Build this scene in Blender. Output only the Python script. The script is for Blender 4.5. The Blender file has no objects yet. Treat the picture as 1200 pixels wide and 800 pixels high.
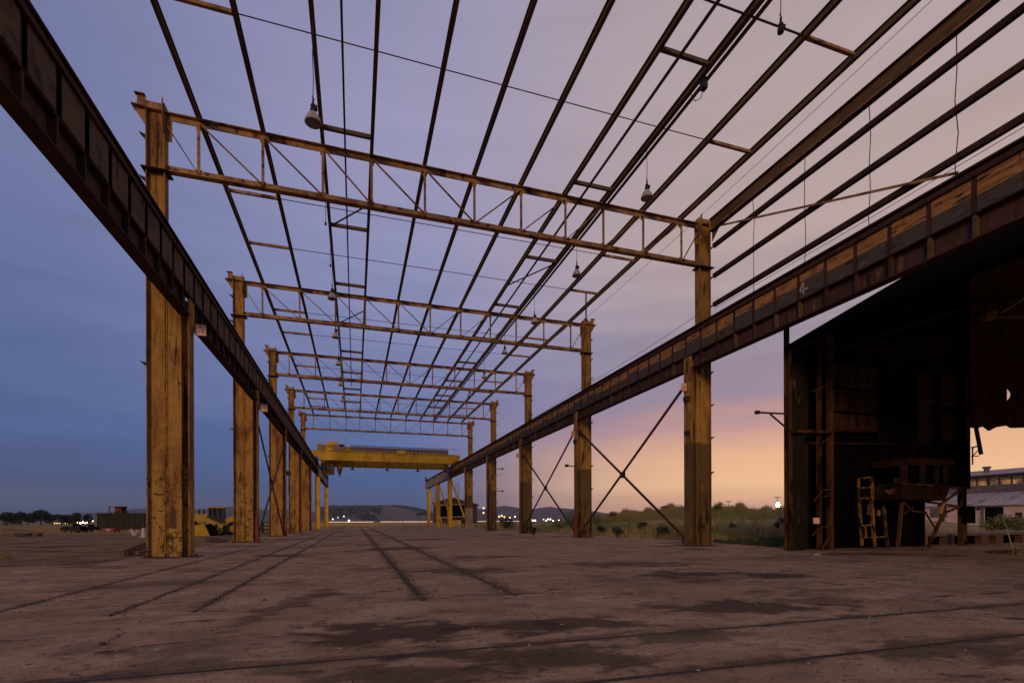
import bpy, math, random
from mathutils import Vector, Matrix
random.seed(7)
R = math.radians
sc = bpy.context.scene
COL = sc.collection

# ------------------------------------------------------------------ camera
FPX, YAW, CY, ROLL, HC = 584.7, .3047, 609.83, .0034, 1.1813
cam = bpy.data.cameras.new('camera'); camo = bpy.data.objects.new('camera', cam); COL.objects.link(camo)
cam.sensor_fit = 'HORIZONTAL'; cam.sensor_width = 36; cam.lens = FPX*36/1200
cam.shift_y = (CY-400)/1200; cam.clip_start = .05; cam.clip_end = 20000
camo.matrix_world = Matrix.Translation((0, 0, HC)) @ Matrix.Rotation(-YAW, 4, 'Z') @ Matrix.Rotation(R(90), 4, 'X') @ Matrix.Rotation(-ROLL, 4, 'Z')
sc.camera = camo
CC, SS = math.cos(YAW), math.sin(YAW)
def at(px, dep, py=None):
    """measured place: photograph column px at distance dep along the view axis -> ground point (or point at row py)"""
    x = (px-600)/FPX; y = (CY-(py if py is not None else CY))/FPX
    return Vector((dep*(x*CC+SS), dep*(-x*SS+CC), HC+dep*y if py is not None else 0))

# ------------------------------------------------------------------ render / exposure
sc.render.resolution_x, sc.render.resolution_y = 1024, 682
sc.view_settings.view_transform = 'Standard'; sc.view_settings.look = 'None'
sc.view_settings.exposure = 0; sc.view_settings.gamma = 1

# ------------------------------------------------------------------ world: dusk sky, warm glow over the horizon to the right
def lin(c):
    return tuple(((v/255)/12.92 if v/255 <= .04045 else ((v/255+.055)/1.055)**2.4) for v in c)+(1,)
W = bpy.data.worlds.new('World'); sc.world = W; W.use_nodes = True
nt = W.node_tree; N = nt.nodes; L = nt.links; N.clear()
def nd(t, **k):
    n = N.new(t)
    for a, b in k.items(): setattr(n, a, b)
    return n
def mth(op, a, b=None, c=None):
    n = nd('ShaderNodeMath', operation=op)
    for i, v in enumerate((a, b, c)):
        if v is None: continue
        if isinstance(v, (int, float)): n.inputs[i].default_value = v
        else: L.new(v, n.inputs[i])
    return n.outputs[0]
tc = nd('ShaderNodeTexCoord'); sp = nd('ShaderNodeSeparateXYZ'); L.new(tc.outputs['Generated'], sp.inputs[0])
X, Y, Z = sp.outputs
GA = R(62)
hor = mth('SQRT', mth('ADD', mth('ADD', mth('MULTIPLY', X, X), mth('MULTIPLY', Y, Y)), 1e-5))
u = mth('DIVIDE', mth('ADD', mth('MULTIPLY', X, math.sin(GA)), mth('MULTIPLY', Y, math.cos(GA))), hor)
# soft streaky cloud: shifts the elevation lookup and the tone a little
mp = nd('ShaderNodeMapping'); mp.inputs['Scale'].default_value = (1.6, 1.6, 13); L.new(tc.outputs['Generated'], mp.inputs[0])
nz = nd('ShaderNodeTexNoise'); nz.inputs['Scale'].default_value = 2.1; nz.inputs['Detail'].default_value = 4; nz.inputs['Roughness'].default_value = .45; L.new(mp.outputs[0], nz.inputs['Vector'])
nz2 = nd('ShaderNodeTexNoise'); nz2.inputs['Scale'].default_value = 1.4; nz2.inputs['Detail'].default_value = 3; L.new(tc.outputs['Generated'], nz2.inputs['Vector'])
el = mth('ARCSINE', mth('MAXIMUM', Z, 0))
wob = mth('MULTIPLY', mth('SUBTRACT', nz.outputs['Fac'], .5), .11)
wob2 = mth('MULTIPLY', mth('SUBTRACT', nz2.outputs['Fac'], .5), .12)
ep = mth('DIVIDE', el, R(60)); ep = mth('ADD', ep, mth('MULTIPLY', mth('ADD', wob, wob2), mth('MINIMUM', mth('MULTIPLY', ep, 6), 1)))
def ramp(stops):
    n = nd('ShaderNodeValToRGB'); r = n.color_ramp; r.interpolation = 'EASE' if False else 'LINEAR'
    while len(r.elements) > 1: r.elements.remove(r.elements[0])
    for i, (d, c) in enumerate(stops):
        e = r.elements[0] if i == 0 else r.elements.new(d/60)
        e.position = d/60; e.color = lin(c)
    L.new(ep, n.inputs[0]); return n.outputs[0]
rl = ramp([(0, (56, 68, 98)), (1.2, (62, 76, 110)), (2.4, (80, 88, 122)), (4, (70, 86, 128)), (8, (74, 95, 145)), (15, (88, 106, 152)), (27, (108, 118, 164)), (38, (116, 122, 166)), (60, (112, 120, 162))])
rc = ramp([(0, (60, 76, 116)), (2, (62, 82, 125)), (4.8, (66, 90, 140)), (8.6, (84, 106, 158)), (15, (110, 120, 168)), (27, (138, 140, 181)), (40, (151, 147, 181)), (60, (140, 140, 176))])
rr = ramp([(0, (190, 140, 128)), (1.2, (228, 165, 128)), (4, (250, 194, 140)), (7.4, (238, 178, 134)), (10.5, (198, 150, 142)), (13.5, (156, 136, 154)), (19, (156, 142, 156)), (27, (186, 162, 160)), (38, (182, 161, 163)), (60, (166, 153, 166))])
def mr(v, a, b):
    n = nd('ShaderNodeMapRange', interpolation_type='SMOOTHSTEP'); L.new(v, n.inputs[0]); n.inputs[1].default_value = a; n.inputs[2].default_value = b; return n.outputs[0]
def mixc(f, a, b, bt='MIX'):
    n = nd('ShaderNodeMix', data_type='RGBA', blend_type=bt)
    if isinstance(f, float): n.inputs[0].default_value = f
    else: L.new(f, n.inputs[0])
    L.new(a, n.inputs[6]); L.new(b, n.inputs[7]); return n.outputs[2]
m1 = mixc(mr(u, -.02, .66), rl, rc); m2 = mixc(mr(u, .55, .97), m1, rr)
hs = nd('ShaderNodeHueSaturation'); hs.inputs['Saturation'].default_value = .94; L.new(m2, hs.inputs['Color'])
vv = mth('ADD', 1.0, mth('MULTIPLY', mth('SUBTRACT', mth('ADD', nz.outputs['Fac'], nz2.outputs['Fac']), 1.0), .22)); L.new(vv, hs.inputs['Value'])
bg = nd('ShaderNodeBackground'); L.new(hs.outputs[0], bg.inputs[0]); bg.inputs[1].default_value = 1.0
wo = nd('ShaderNodeOutputWorld'); L.new(bg.outputs[0], wo.inputs[0])

# ------------------------------------------------------------------ the one sun: very low, broad, warm (last light and yard glow from behind left)
sl = bpy.data.lights.new('sun', 'SUN'); sl.energy = 1.15; sl.angle = R(14); sl.color = (1, .62, .30)
so = bpy.data.objects.new('sun', sl); COL.objects.link(so)
SUNAZ, SUNEL = R(212), R(17)          # direction the light comes FROM, clockwise from +Y
d = Vector((math.sin(SUNAZ)*math.cos(SUNEL), math.cos(SUNAZ)*math.cos(SUNEL), math.sin(SUNEL)))
so.rotation_euler = d.to_track_quat('Z', 'Y').to_euler()

# ------------------------------------------------------------------ materials
def material(name, cols, scale=1.0, stretch=(1, 1, 1), detail=5, rough=.8, metal=0, bump=.0, bscale=30, layers=(), spec=.12, dist=.6, contrast=(.3, .7), cracks=None, bands=(), spots=()):
    """cols: colours blended by noise; layers: (colour, scale, stretch, lo, hi[, zlo, zhi]) worn marks laid over by thresholded noise"""
    m = bpy.data.materials.new(name); m.use_nodes = True
    t = m.node_tree; n = t.nodes; l = t.links; b = n['Principled BSDF']
    g = n.new('ShaderNodeNewGeometry')
    def noise(sca, st, det=5, di=.0):
        mp = n.new('ShaderNodeMapping'); mp.inputs['Scale'].default_value = st; l.new(g.outputs['Position'], mp.inputs[0])
        z = n.new('ShaderNodeTexNoise'); z.inputs['Scale'].default_value = sca; z.inputs['Detail'].default_value = det; z.inputs['Roughness'].default_value = .6; z.inputs['Distortion'].default_value = di
        l.new(mp.outputs[0], z.inputs['Vector']); return z.outputs['Fac']
    def rng(v, a, c):
        r = n.new('ShaderNodeMapRange'); l.new(v, r.inputs[0]); r.inputs[1].default_value = a; r.inputs[2].default_value = c; return r.outputs[0]
    r = n.new('ShaderNodeValToRGB'); l.new(noise(scale, stretch, detail, dist), r.inputs[0])
    el = r.color_ramp.elements
    k = len(cols)
    for i, c in enumerate(cols):
        p = contrast[0]+(contrast[1]-contrast[0])*i/max(1, k-1)
        e = el[i] if i < 2 else el.new(p)
        e.position = p; e.color = tuple(c)+(1,)
    col = r.outputs[0]
    for ly in layers:
        f = rng(noise(ly[1], ly[2], 6, .4), ly[3], ly[4])
        if len(ly) > 5:
            s = n.new('ShaderNodeSeparateXYZ'); l.new(g.outputs['Position'], s.inputs[0])
            w = n.new('ShaderNodeMath'); w.operation = 'ADD'; l.new(s.outputs[2], w.inputs[0])
            w2 = n.new('ShaderNodeMath'); w2.operation = 'MULTIPLY'; l.new(noise(3, (1, 1, .6), 3), w2.inputs[0]); w2.inputs[1].default_value = ly[7] if len(ly) > 7 else .5
            l.new(w2.outputs[0], w.inputs[1])
            zf = rng(w.outputs[0], ly[5], ly[6]); mm = n.new('ShaderNodeMath'); mm.operation = 'MULTIPLY'; l.new(f, mm.inputs[0]); l.new(zf, mm.inputs[1]); f = mm.outputs[0]
        x = n.new('ShaderNodeMix'); x.data_type = 'RGBA'; l.new(f, x.inputs[0]); l.new(col, x.inputs[6]); x.inputs[7].default_value = tuple(ly[0])+(1,)
        col = x.outputs[2]
    if cracks:
        mp = n.new('ShaderNodeMapping'); l.new(g.outputs['Position'], mp.inputs[0])
        dn = n.new('ShaderNodeTexNoise'); dn.inputs['Scale'].default_value = 1.7; dn.inputs['Detail'].default_value = 6; l.new(mp.outputs[0], dn.inputs['Vector'])
        va = n.new('ShaderNodeVectorMath'); va.operation = 'MULTIPLY_ADD'; l.new(dn.outputs['Color'], va.inputs[0]); va.inputs[1].default_value = (.9, .9, 0); l.new(g.outputs['Position'], va.inputs[2])
        vo = n.new('ShaderNodeTexVoronoi'); vo.feature = 'DISTANCE_TO_EDGE'; vo.inputs['Scale'].default_value = cracks; l.new(va.outputs[0], vo.inputs['Vector'])
        a_ = rng(vo.outputs['Distance'], .0055, .001); k_ = rng(noise(.6, (1, 1, 1), 5), .50, .62)
        mm = n.new('ShaderNodeMath'); mm.operation = 'MULTIPLY'; l.new(a_, mm.inputs[0]); l.new(k_, mm.inputs[1])
        x = n.new('ShaderNodeMix'); x.data_type = 'RGBA'; l.new(mm.outputs[0], x.inputs[0]); l.new(col, x.inputs[6]); x.inputs[7].default_value = (.05, .034, .028, 1); col = x.outputs[2]
    for px_, py_, hwx, hwy, st in spots:      # oil and silt patches on the floor, where they lie
        dep_ = FPX*HC/(py_-CY); c_ = at(px_, dep_); rx_ = hwx*dep_/FPX; ry_ = hwy*dep_*dep_/(FPX*HC)
        sb_ = n.new('ShaderNodeVectorMath'); sb_.operation = 'SUBTRACT'; l.new(g.outputs['Position'], sb_.inputs[0]); sb_.inputs[1].default_value = c_
        cs = []
        for vec in ((CC/rx_, -SS/rx_, 0), (SS/ry_, CC/ry_, 0)):
            dt = n.new('ShaderNodeVectorMath'); dt.operation = 'DOT_PRODUCT'; l.new(sb_.outputs[0], dt.inputs[0]); dt.inputs[1].default_value = vec; cs.append(dt.outputs['Value'])
        cb = n.new('ShaderNodeCombineXYZ'); l.new(cs[0], cb.inputs[0]); l.new(cs[1], cb.inputs[1]); ln = n.new('ShaderNodeVectorMath'); ln.operation = 'LENGTH'; l.new(cb.outputs[0], ln.inputs[0])
        ma = n.new('ShaderNodeMath'); ma.operation = 'MULTIPLY_ADD'; l.new(noise(2.3, (.7, 1.2, 1), 12, .4), ma.inputs[0]); ma.inputs[1].default_value = 3.4; l.new(ln.outputs['Value'], ma.inputs[2])
        f = rng(ma.outputs[0], 2.85, 2.35); mm = n.new('ShaderNodeMath'); mm.operation = 'MULTIPLY'; l.new(f, mm.inputs[0]); mm.inputs[1].default_value = st
        x = n.new('ShaderNodeMix'); x.data_type = 'RGBA'; l.new(mm.outputs[0], x.inputs[0]); l.new(col, x.inputs[6]); x.inputs[7].default_value = (.060, .038, .026, 1); col = x.outputs[2]
    for ax_, x0, hw, st in bands:      # dirt trodden along the rails and grooves
        s = n.new('ShaderNodeSeparateXYZ'); l.new(g.outputs['Position'], s.inputs[0])
        d1 = n.new('ShaderNodeMath'); d1.operation = 'SUBTRACT'; l.new(s.outputs[ax_], d1.inputs[0]); d1.inputs[1].default_value = x0
        d2 = n.new('ShaderNodeMath'); d2.operation = 'ABSOLUTE'; l.new(d1.outputs[0], d2.inputs[0])
        d3 = n.new('ShaderNodeMath'); d3.operation = 'MULTIPLY_ADD'; l.new(noise(1.6, (1, 1, 1), 7), d3.inputs[0]); d3.inputs[1].default_value = -hw*2.2; l.new(d2.outputs[0], d3.inputs[2])
        f = rng(d3.outputs[0], -hw*.6, -hw*1.15)
        mm = n.new('ShaderNodeMath'); mm.operation = 'MULTIPLY'; l.new(f, mm.inputs[0]); mm.inputs[1].default_value = st
        if ax_ == 0:
            yr = rng(s.outputs[1], 7.3, 8.2); m2_ = n.new('ShaderNodeMath'); m2_.operation = 'MULTIPLY'; l.new(mm.outputs[0], m2_.inputs[0]); l.new(yr, m2_.inputs[1]); mm = m2_
        x = n.new('ShaderNodeMix'); x.data_type = 'RGBA'; l.new(mm.outputs[0], x.inputs[0]); l.new(col, x.inputs[6]); x.inputs[7].default_value = (.075, .048, .038, 1); col = x.outputs[2]
    l.new(col, b.inputs['Base Color']); b.inputs['Roughness'].default_value = rough; b.inputs['Metallic'].default_value = metal
    b.inputs['Specular IOR Level'].default_value = spec
    if bump:
        bp = n.new('ShaderNodeBump'); bp.inputs['Strength'].default_value = bump; bp.inputs['Distance'].default_value = .02; l.new(noise(bscale, (1, 1, 1), 6), bp.inputs['Height']); l.new(bp.outputs[0], b.inputs['Normal'])
    return m
def emissive(name, c, s):
    m = bpy.data.materials.new(name); m.use_nodes = True; b = m.node_tree.nodes['Principled BSDF']
    b.inputs['Base Color'].default_value = tuple(c)+(1,); b.inputs['Emission Color'].default_value = tuple(c)+(1,); b.inputs['Emission Strength'].default_value = s
    return m
VS = (1, 1, .12)     # vertical streaks
M = {}
M['column'] = material('rusted_ochre_paint', [(.14, .06, .02), (.31, .15, .040), (.45, .245, .06), (.34, .165, .045)], 1.3, (1, 1, .45), 9, .75, bump=.45, bscale=16, layers=[
    ((.12, .055, .025), 2.6, (1.2, 1.2, .16), .52, .66), ((.42, .235, .065), 2.4, (1, 1, .4), .62, .70), ((.05, .028, .018), 3.4, (1.4, 1.4, .14), .60, .67), ((.42, .27, .05), 4.2, (1, 1, .6), .53, .60, 4.4, 3.2, 1.2), ((.055, .03, .02), 5.5, (1, 1, 1.6), .57, .62, 4.6, 3.2, 1.0), ((.045, .026, .018), 11, (1, 1, .5), .62, .68), ((.30, .11, .04), 6, (1, 1, .4), .63, .70)])
M['column_dark'] = material('rusted_ochre_paint_darkened_foot', [(.15, .065, .02), (.32, .165, .042), (.46, .26, .06), (.34, .17, .042)], 1.3, (1, 1, .45), 9, .75, bump=.45, bscale=16, layers=[
    ((.10, .042, .02), 2.6, (1.2, 1.2, .16), .52, .62), ((.05, .028, .018), 3.4, (1.4, 1.4, .14), .60, .67), ((.145, .088, .036), 2, (1, 1, .6), .0, .25, 4.80, 4.65, .02), ((.035, .022, .016), 2.2, (1.4, 1.4, .3), .48, .60, 3.6, 2.2, 1.2), ((.38, .24, .06), 13, (1, 1, .5), .63, .70, 3.8, 2.8, .8), ((.30, .13, .045), 5, (1, 1, .2), .60, .68)])
M['red'] = material('red_oxide_paint', [(.18, .035, .025), (.28, .06, .04)], 3, (1, 1, .4), rough=.7, bump=.3, layers=[((.09, .04, .03), 8, (1, 1, .3), .58, .66)])
M['whitefoot'] = material('faded_white_paint', [(.38, .30, .22), (.24, .15, .09)], 2.5, (1, 1, .3), rough=.8, bump=.2, layers=[((.2, .09, .05), 5, (1, 1, .3), .52, .64)])
M['truss'] = material('ochre_truss_paint', [(.15, .075, .033), (.36, .20, .08), (.50, .29, .11)], 1.6, (1, 1, 1), 8, .75, bump=.3, layers=[((.10, .038, .016), 2.6, (1, 1, 1), .53, .62), ((.05, .03, .022), 9, (1, 1, 1), .66, .72)])
M['purlin'] = material('dark_rusty_purlin_steel', [(.08, .05, .028), (.17, .115, .058)], 1.3, (1, .35, 1), 5, .8, bump=.2, layers=[((.13, .085, .045), 2.4, (1, .2, 1), .58, .68)])
M['rust'] = material('dark_rust', [(.035, .019, .015), (.06, .03, .022), (.085, .042, .028)], 1.6, (1, 1, .7), 6, .85, bump=.4, bscale=20, layers=[((.13, .055, .03), 4, (1, 1, .25), .58, .7), ((.025, .016, .014), 7, (1, 1, .3), .6, .7)])
M['webrust'] = material('rusted_web_plate', [(.05, .026, .024), (.085, .042, .036), (.075, .04, .028)], 1.3, (1, 1, .6), 6, .8, bump=.4, bscale=18, layers=[((.17, .085, .04), 4, (1, 1, .12), .58, .68), ((.03, .018, .016), 5, (1, 1, .3), .58, .68)])
M['webrustL'] = material('dark_rusted_web_plate', [(.036, .021, .016), (.07, .036, .027), (.09, .047, .034)], 1.3, (1, 1, .6), 6, .85, bump=.4, bscale=18, layers=[((.11, .055, .03), 4, (1, 1, .12), .6, .68)])  # darker rust for the left girder webs
for nm_, za_, sw_ in (('apron', 9.14, 0), ('apron_b', 9.17, .4), ('apron_c', 9.11, -.3), ('apron_d', 9.30, .2)):
    M[nm_] = material('orange_and_grey_apron_plate', [(.30, .125, .042), (.46, .225, .075), (.24, .09, .032)], 2.0+sw_, (1, .4, 2.2), 8, .75, bump=.4, bscale=22, layers=[
        ((.085, .036, .018), 2.6+sw_, (.35, .35, 9), .55, .66), ((.085, .07, .058), 1, (1, 1, 1), .0, .2, za_, za_-.02, .03), ((.035, .026, .022), 3.2, (.5, .5, 3), .55, .66), ((.18, .085, .04), 4, (1, 1, .2), .62, .70), ((.03, .02, .017), 2.1, (1, 1, 1.2), .66, .72), ((.15, .12, .095), 4, (1, .6, 2), .58, .70)])
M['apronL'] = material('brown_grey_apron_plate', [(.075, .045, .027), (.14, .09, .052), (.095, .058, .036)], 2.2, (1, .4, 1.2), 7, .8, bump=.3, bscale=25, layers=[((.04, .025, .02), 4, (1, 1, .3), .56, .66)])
M['greygirder'] = material('grey_girder_paint', [(.20, .16, .14), (.30, .25, .22)], .9, (1, 1, .5), 5, .75, bump=.1, layers=[((.12, .07, .05), 3, (1, 1, .2), .6, .7)])
M['yellow'] = material('crane_yellow_paint', [(.40, .20, .02), (.62, .36, .03), (.68, .42, .05)], .8, (1, 1, .6), 5, .6, bump=.1, layers=[((.16, .07, .02), 2.2, (1, 1, .3), .60, .70), ((.07, .04, .02), 5, (1, 1, .5), .66, .72)])
M['loader'] = material('loader_yellow_paint', [(.36, .21, .015), (.50, .31, .025)], 1.2, rough=.5, layers=[((.2, .12, .04), 3, (1, 1, .4), .6, .7)])
M['black'] = material('soot_and_shade_black', [(.0030, .0024, .0022), (.0075, .0055, .0048)], 1.5, rough=1, bump=.3, spec=0)  # near-black: soot, plus shade put into the shed and dark openings
M['soot_shade_wall'] = material('sooty_shaded_brown_wall', [(.010, .006, .005), (.026, .014, .009), (.05, .023, .014)], 1.1, (1, 1, .5), rough=1, bump=.3, spec=0, layers=[((.05, .025, .014), 5, (.6, 1, 2), .66, .72)])  # brown lowered in the colour for the shed's shade as well as soot
M['soot_shade_post'] = material('sooty_shaded_rusted_post', [(.05, .022, .010), (.11, .05, .02), (.07, .032, .015)], 1.6, (1, 1, .4), rough=.9, spec=0, layers=[((.02, .012, .009), 3, (1, 1, .3), .5, .6)])  # rust lowered in the colour for the shade under the shed roof
M['darkmetal'] = material('dark_metal', [(.025, .022, .022), (.05, .04, .036)], 3, rough=.6)
M['tyre'] = material('tyre_rubber', [(.02, .018, .016), (.04, .034, .03)], 4, rough=.9, bump=.2)
M['glass'] = bpy.data.materials.new('dark_glass'); M['glass'].use_nodes = True
b = M['glass'].node_tree.nodes['Principled BSDF']; b.inputs['Base Color'].default_value = (.04, .05, .06, 1); b.inputs['Roughness'].default_value = .12
M['dirtyglass'] = m = bpy.data.materials.new('dirty_window_glass'); m.use_nodes = True; t = m.node_tree; t.nodes.clear()
o_ = t.nodes.new('ShaderNodeOutputMaterial'); mx = t.nodes.new('ShaderNodeMixShader'); tr = t.nodes.new('ShaderNodeBsdfTransparent'); df = t.nodes.new('ShaderNodeBsdfPrincipled')
df.inputs['Base Color'].default_value = (.20, .15, .08, 1); df.inputs['Roughness'].default_value = .3; tr.inputs[0].default_value = (.9, .8, .62, 1)
gg = t.nodes.new('ShaderNodeNewGeometry'); nn = t.nodes.new('ShaderNodeTexNoise'); nn.inputs['Scale'].default_value = .9; t.links.new(gg.outputs['Position'], nn.inputs['Vector'])
rg = t.nodes.new('ShaderNodeMapRange'); rg.inputs[1].default_value = .35; rg.inputs[2].default_value = .65; rg.inputs[3].default_value = .25; rg.inputs[4].default_value = .8; t.links.new(nn.outputs['Fac'], rg.inputs[0])
t.links.new(rg.outputs[0], mx.inputs[0]); t.links.new(tr.outputs[0], mx.inputs[1]); t.links.new(df.outputs[0], mx.inputs[2]); t.links.new(mx.outputs[0], o_.inputs[0])
M['lampwhite'] = material('grimy_white_enamel', [(.34, .28, .25), (.52, .44, .40)], 6, rough=.5)
M['sign'] = material('faded_orange_white_sign', [(.85, .50, .33), (.9, .62, .44)], 6, rough=.7)
M['ink'] = material('brown_sign_lettering', [(.20, .07, .03), (.24, .09, .04)], 6)
M['chalk'] = material('chalk', [(.30, .23, .19), (.40, .31, .26)], 30, contrast=(.4, .6))
M['whitepaint'] = material('white_paint_mark', [(.45, .36, .33), (.55, .45, .42)], 20)
M['conc'] = material('stained_concrete', [(.27, .160, .090), (.35, .212, .125), (.43, .272, .17)], .9, (1, 1.3, 1), 12, .92, bump=1.0, bscale=7, spec=.03, contrast=(.34, .66), cracks=.31, bands=((0, .98, .5, .7), (0, 2.43, .6, .65), (0, -2.03, .32, .65), (0, -2.95, .28, .65), (0, -4.5, .26, .65), (1, 3.32, .24, .85), (1, 4.52, .30, .85)), spots=((448, 740, 95, 16, .85), (600, 734, 60, 9, .8), (700, 728, 60, 7, .8), (640, 768, 150, 14, .8), (480, 790, 110, 14, .7), (860, 712, 110, 7, .8), (960, 705, 80, 5, .6), (540, 668, 60, 4, .7), (740, 661, 90, 3, .7), (345, 705, 22, 22, .6), (1120, 762, 120, 16, .7), (800, 745, 80, 8, .6), (250, 780, 120, 12, .5)), layers=[
    ((.17, .105, .068), .34, (.8, 1.1, 1), .54, .68), ((.08, .048, .031), .36, (.55, 1.0, 1), .56, .63), ((.09, .058, .042), 1.5, (.5, 1.2, 1), .61, .67), ((.14, .088, .063), 4.5, (.6, 1.2, 1), .57, .70),
    ((.40, .265, .18), .8, (1, .6, 1), .62, .72), ((.07, .045, .034), 11, (1, 1, 1), .62, .67), ((.10, .065, .05), 38, (1, 1, 1), .56, .66), ((.48, .34, .24), 15, (1, 1, 1), .70, .715), ((.07, .043, .03), 20, (1, 1, 1), .66, .69), ((.21, .135, .09), 2.2, (1, 1, 1), .54, .70)])
M['groovedirt'] = material('groove_dirt', [(.075, .048, .033), (.13, .085, .058)], 5, bump=.6, bscale=30)
M['rail'] = material('worn_rail_steel', [(.028, .018, .014), (.05, .033, .026)], 6, (1, .2, 1), rough=.6)
M['dirt'] = material('yard_dirt', [(.13, .078, .045), (.22, .138, .08), (.30, .20, .12)], .5, (1, 1, 1), 9, .95, bump=1.2, bscale=5, spec=0, layers=[((.07, .048, .038), .5, (.5, 1.3, 1), .54, .62), ((.26, .19, .125), .9, (.6, 1.2, 1), .60, .68), ((.08, .052, .042), 3, (.7, 1.3, 1), .58, .64)])
M['field'] = material('dry_grass_ground', [(.18, .13, .06), (.28, .20, .10), (.36, .26, .15)], .35, rough=.95, bump=.5, bscale=5, spec=0, layers=[((.06, .06, .03), .12, (1, 1, 1), .5, .6), ((.24, .175, .13), .5, (1, 1, 1), .6, .68)])
M['hilldry'] = material('dry_grass_hill', [(.115, .085, .075), (.15, .112, .095)], .006, rough=1, layers=[((.07, .055, .055), .02, (1, 1, 1), .56, .62)])
M['hillwood'] = material('wooded_hill', [(.035, .04, .045), (.05, .055, .058)], .02, rough=1)
M['hillright'] = material('scrubby_ridge', [(.085, .072, .078), (.125, .10, .10)], .008, rough=1, layers=[((.24, .19, .17), .012, (1, 1, 3), .62, .66)])
M['hillblue'] = material('distant_ridge', [(.05, .055, .06), (.065, .07, .075)], .004, rough=1)
M['leafdark'] = material('dark_foliage', [(.022, .027, .016), (.045, .05, .026)], .8, rough=.9)
M['leafgreen'] = material('olive_foliage', [(.12, .12, .035), (.27, .25, .08)], .12, rough=.9)
M['leaftan'] = material('tan_brush', [(.20, .135, .065), (.32, .22, .11)], .3, rough=.95)
M['ivy'] = material('ground_cover_leaves', [(.028, .035, .018), (.06, .065, .03)], 1.5, rough=.8)
M['drygrass'] = material('dry_grass_blades', [(.34, .24, .11), (.50, .37, .19)], .6, rough=.95)
M['bark'] = material('bark', [(.05, .035, .028), (.08, .06, .045)], 3, rough=.95)
M['container'] = material('dark_green_container', [(.035, .035, .028), (.055, .05, .036)], .8, (1, 1, .5), rough=.7)
M['redpaint'] = material('dull_red_paint', [(.22, .035, .025), (.3, .06, .04)], 2, rough=.7)
M['wallpink'] = material('cream_warehouse_wall', [(.60, .40, .30), (.72, .50, .39)], .35, (1, 1, .4), rough=.9, layers=[((.25, .16, .13), .8, (1, 1, .3), .6, .7)])
M['tinroof'] = material('weathered_tin_roof', [(.30, .23, .21), (.46, .36, .33)], .35, (.3, 3, 1), rough=.7, layers=[((.14, .10, .09), .5, (.3, 2, 1), .54, .62), ((.45, .38, .36), .6, (.3, 2, 1), .62, .7)])
M['greywall'] = material('dark_clerestory_wall', [(.10, .085, .085), (.17, .14, .14)], .8, (1, 1, .3), rough=.85)
M['timber'] = material('weathered_timber', [(.12, .065, .045), (.21, .12, .085)], 6, (1, 1, 1), rough=.9, bump=.4)
M['orangecone'] = material('orange_plastic', [(.75, .16, .05), (.8, .2, .06)], 4, rough=.6)
M['rubble'] = material('pale_rubble', [(.25, .2, .17), (.42, .35, .31)], 9, rough=.95)
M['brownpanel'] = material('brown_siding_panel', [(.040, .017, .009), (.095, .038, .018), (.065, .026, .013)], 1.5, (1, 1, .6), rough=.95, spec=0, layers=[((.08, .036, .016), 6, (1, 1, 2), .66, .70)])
M['yladder'] = material('grubby_shaded_ladder_paint', [(.14, .075, .018), (.34, .19, .04)], 3, (1, 1, .4), rough=.7, layers=[((.035, .02, .01), 5, (1, 1, .5), .48, .56)])  # yellow lowered in the colour for shade inside the shed, under grubby patches
M['warmlight'] = emissive('lit_lamp_warm', (1, .72, .38), 22)
M['orangelight'] = emissive('lit_lamp_orange', (1, .48, .14), 5)
M['whitelight'] = emissive('lit_lamp_white', (1, .93, .78), 6)
M['greenlight'] = emissive('lit_lamp_greenish', (.75, 1, .78), 1.4)
M['pinklight'] = emissive('lit_headlights_line', (1, .76, .62), .95)
M['floodlight'] = emissive('lit_floodlight', (1, .80, .48), 140)

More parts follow.
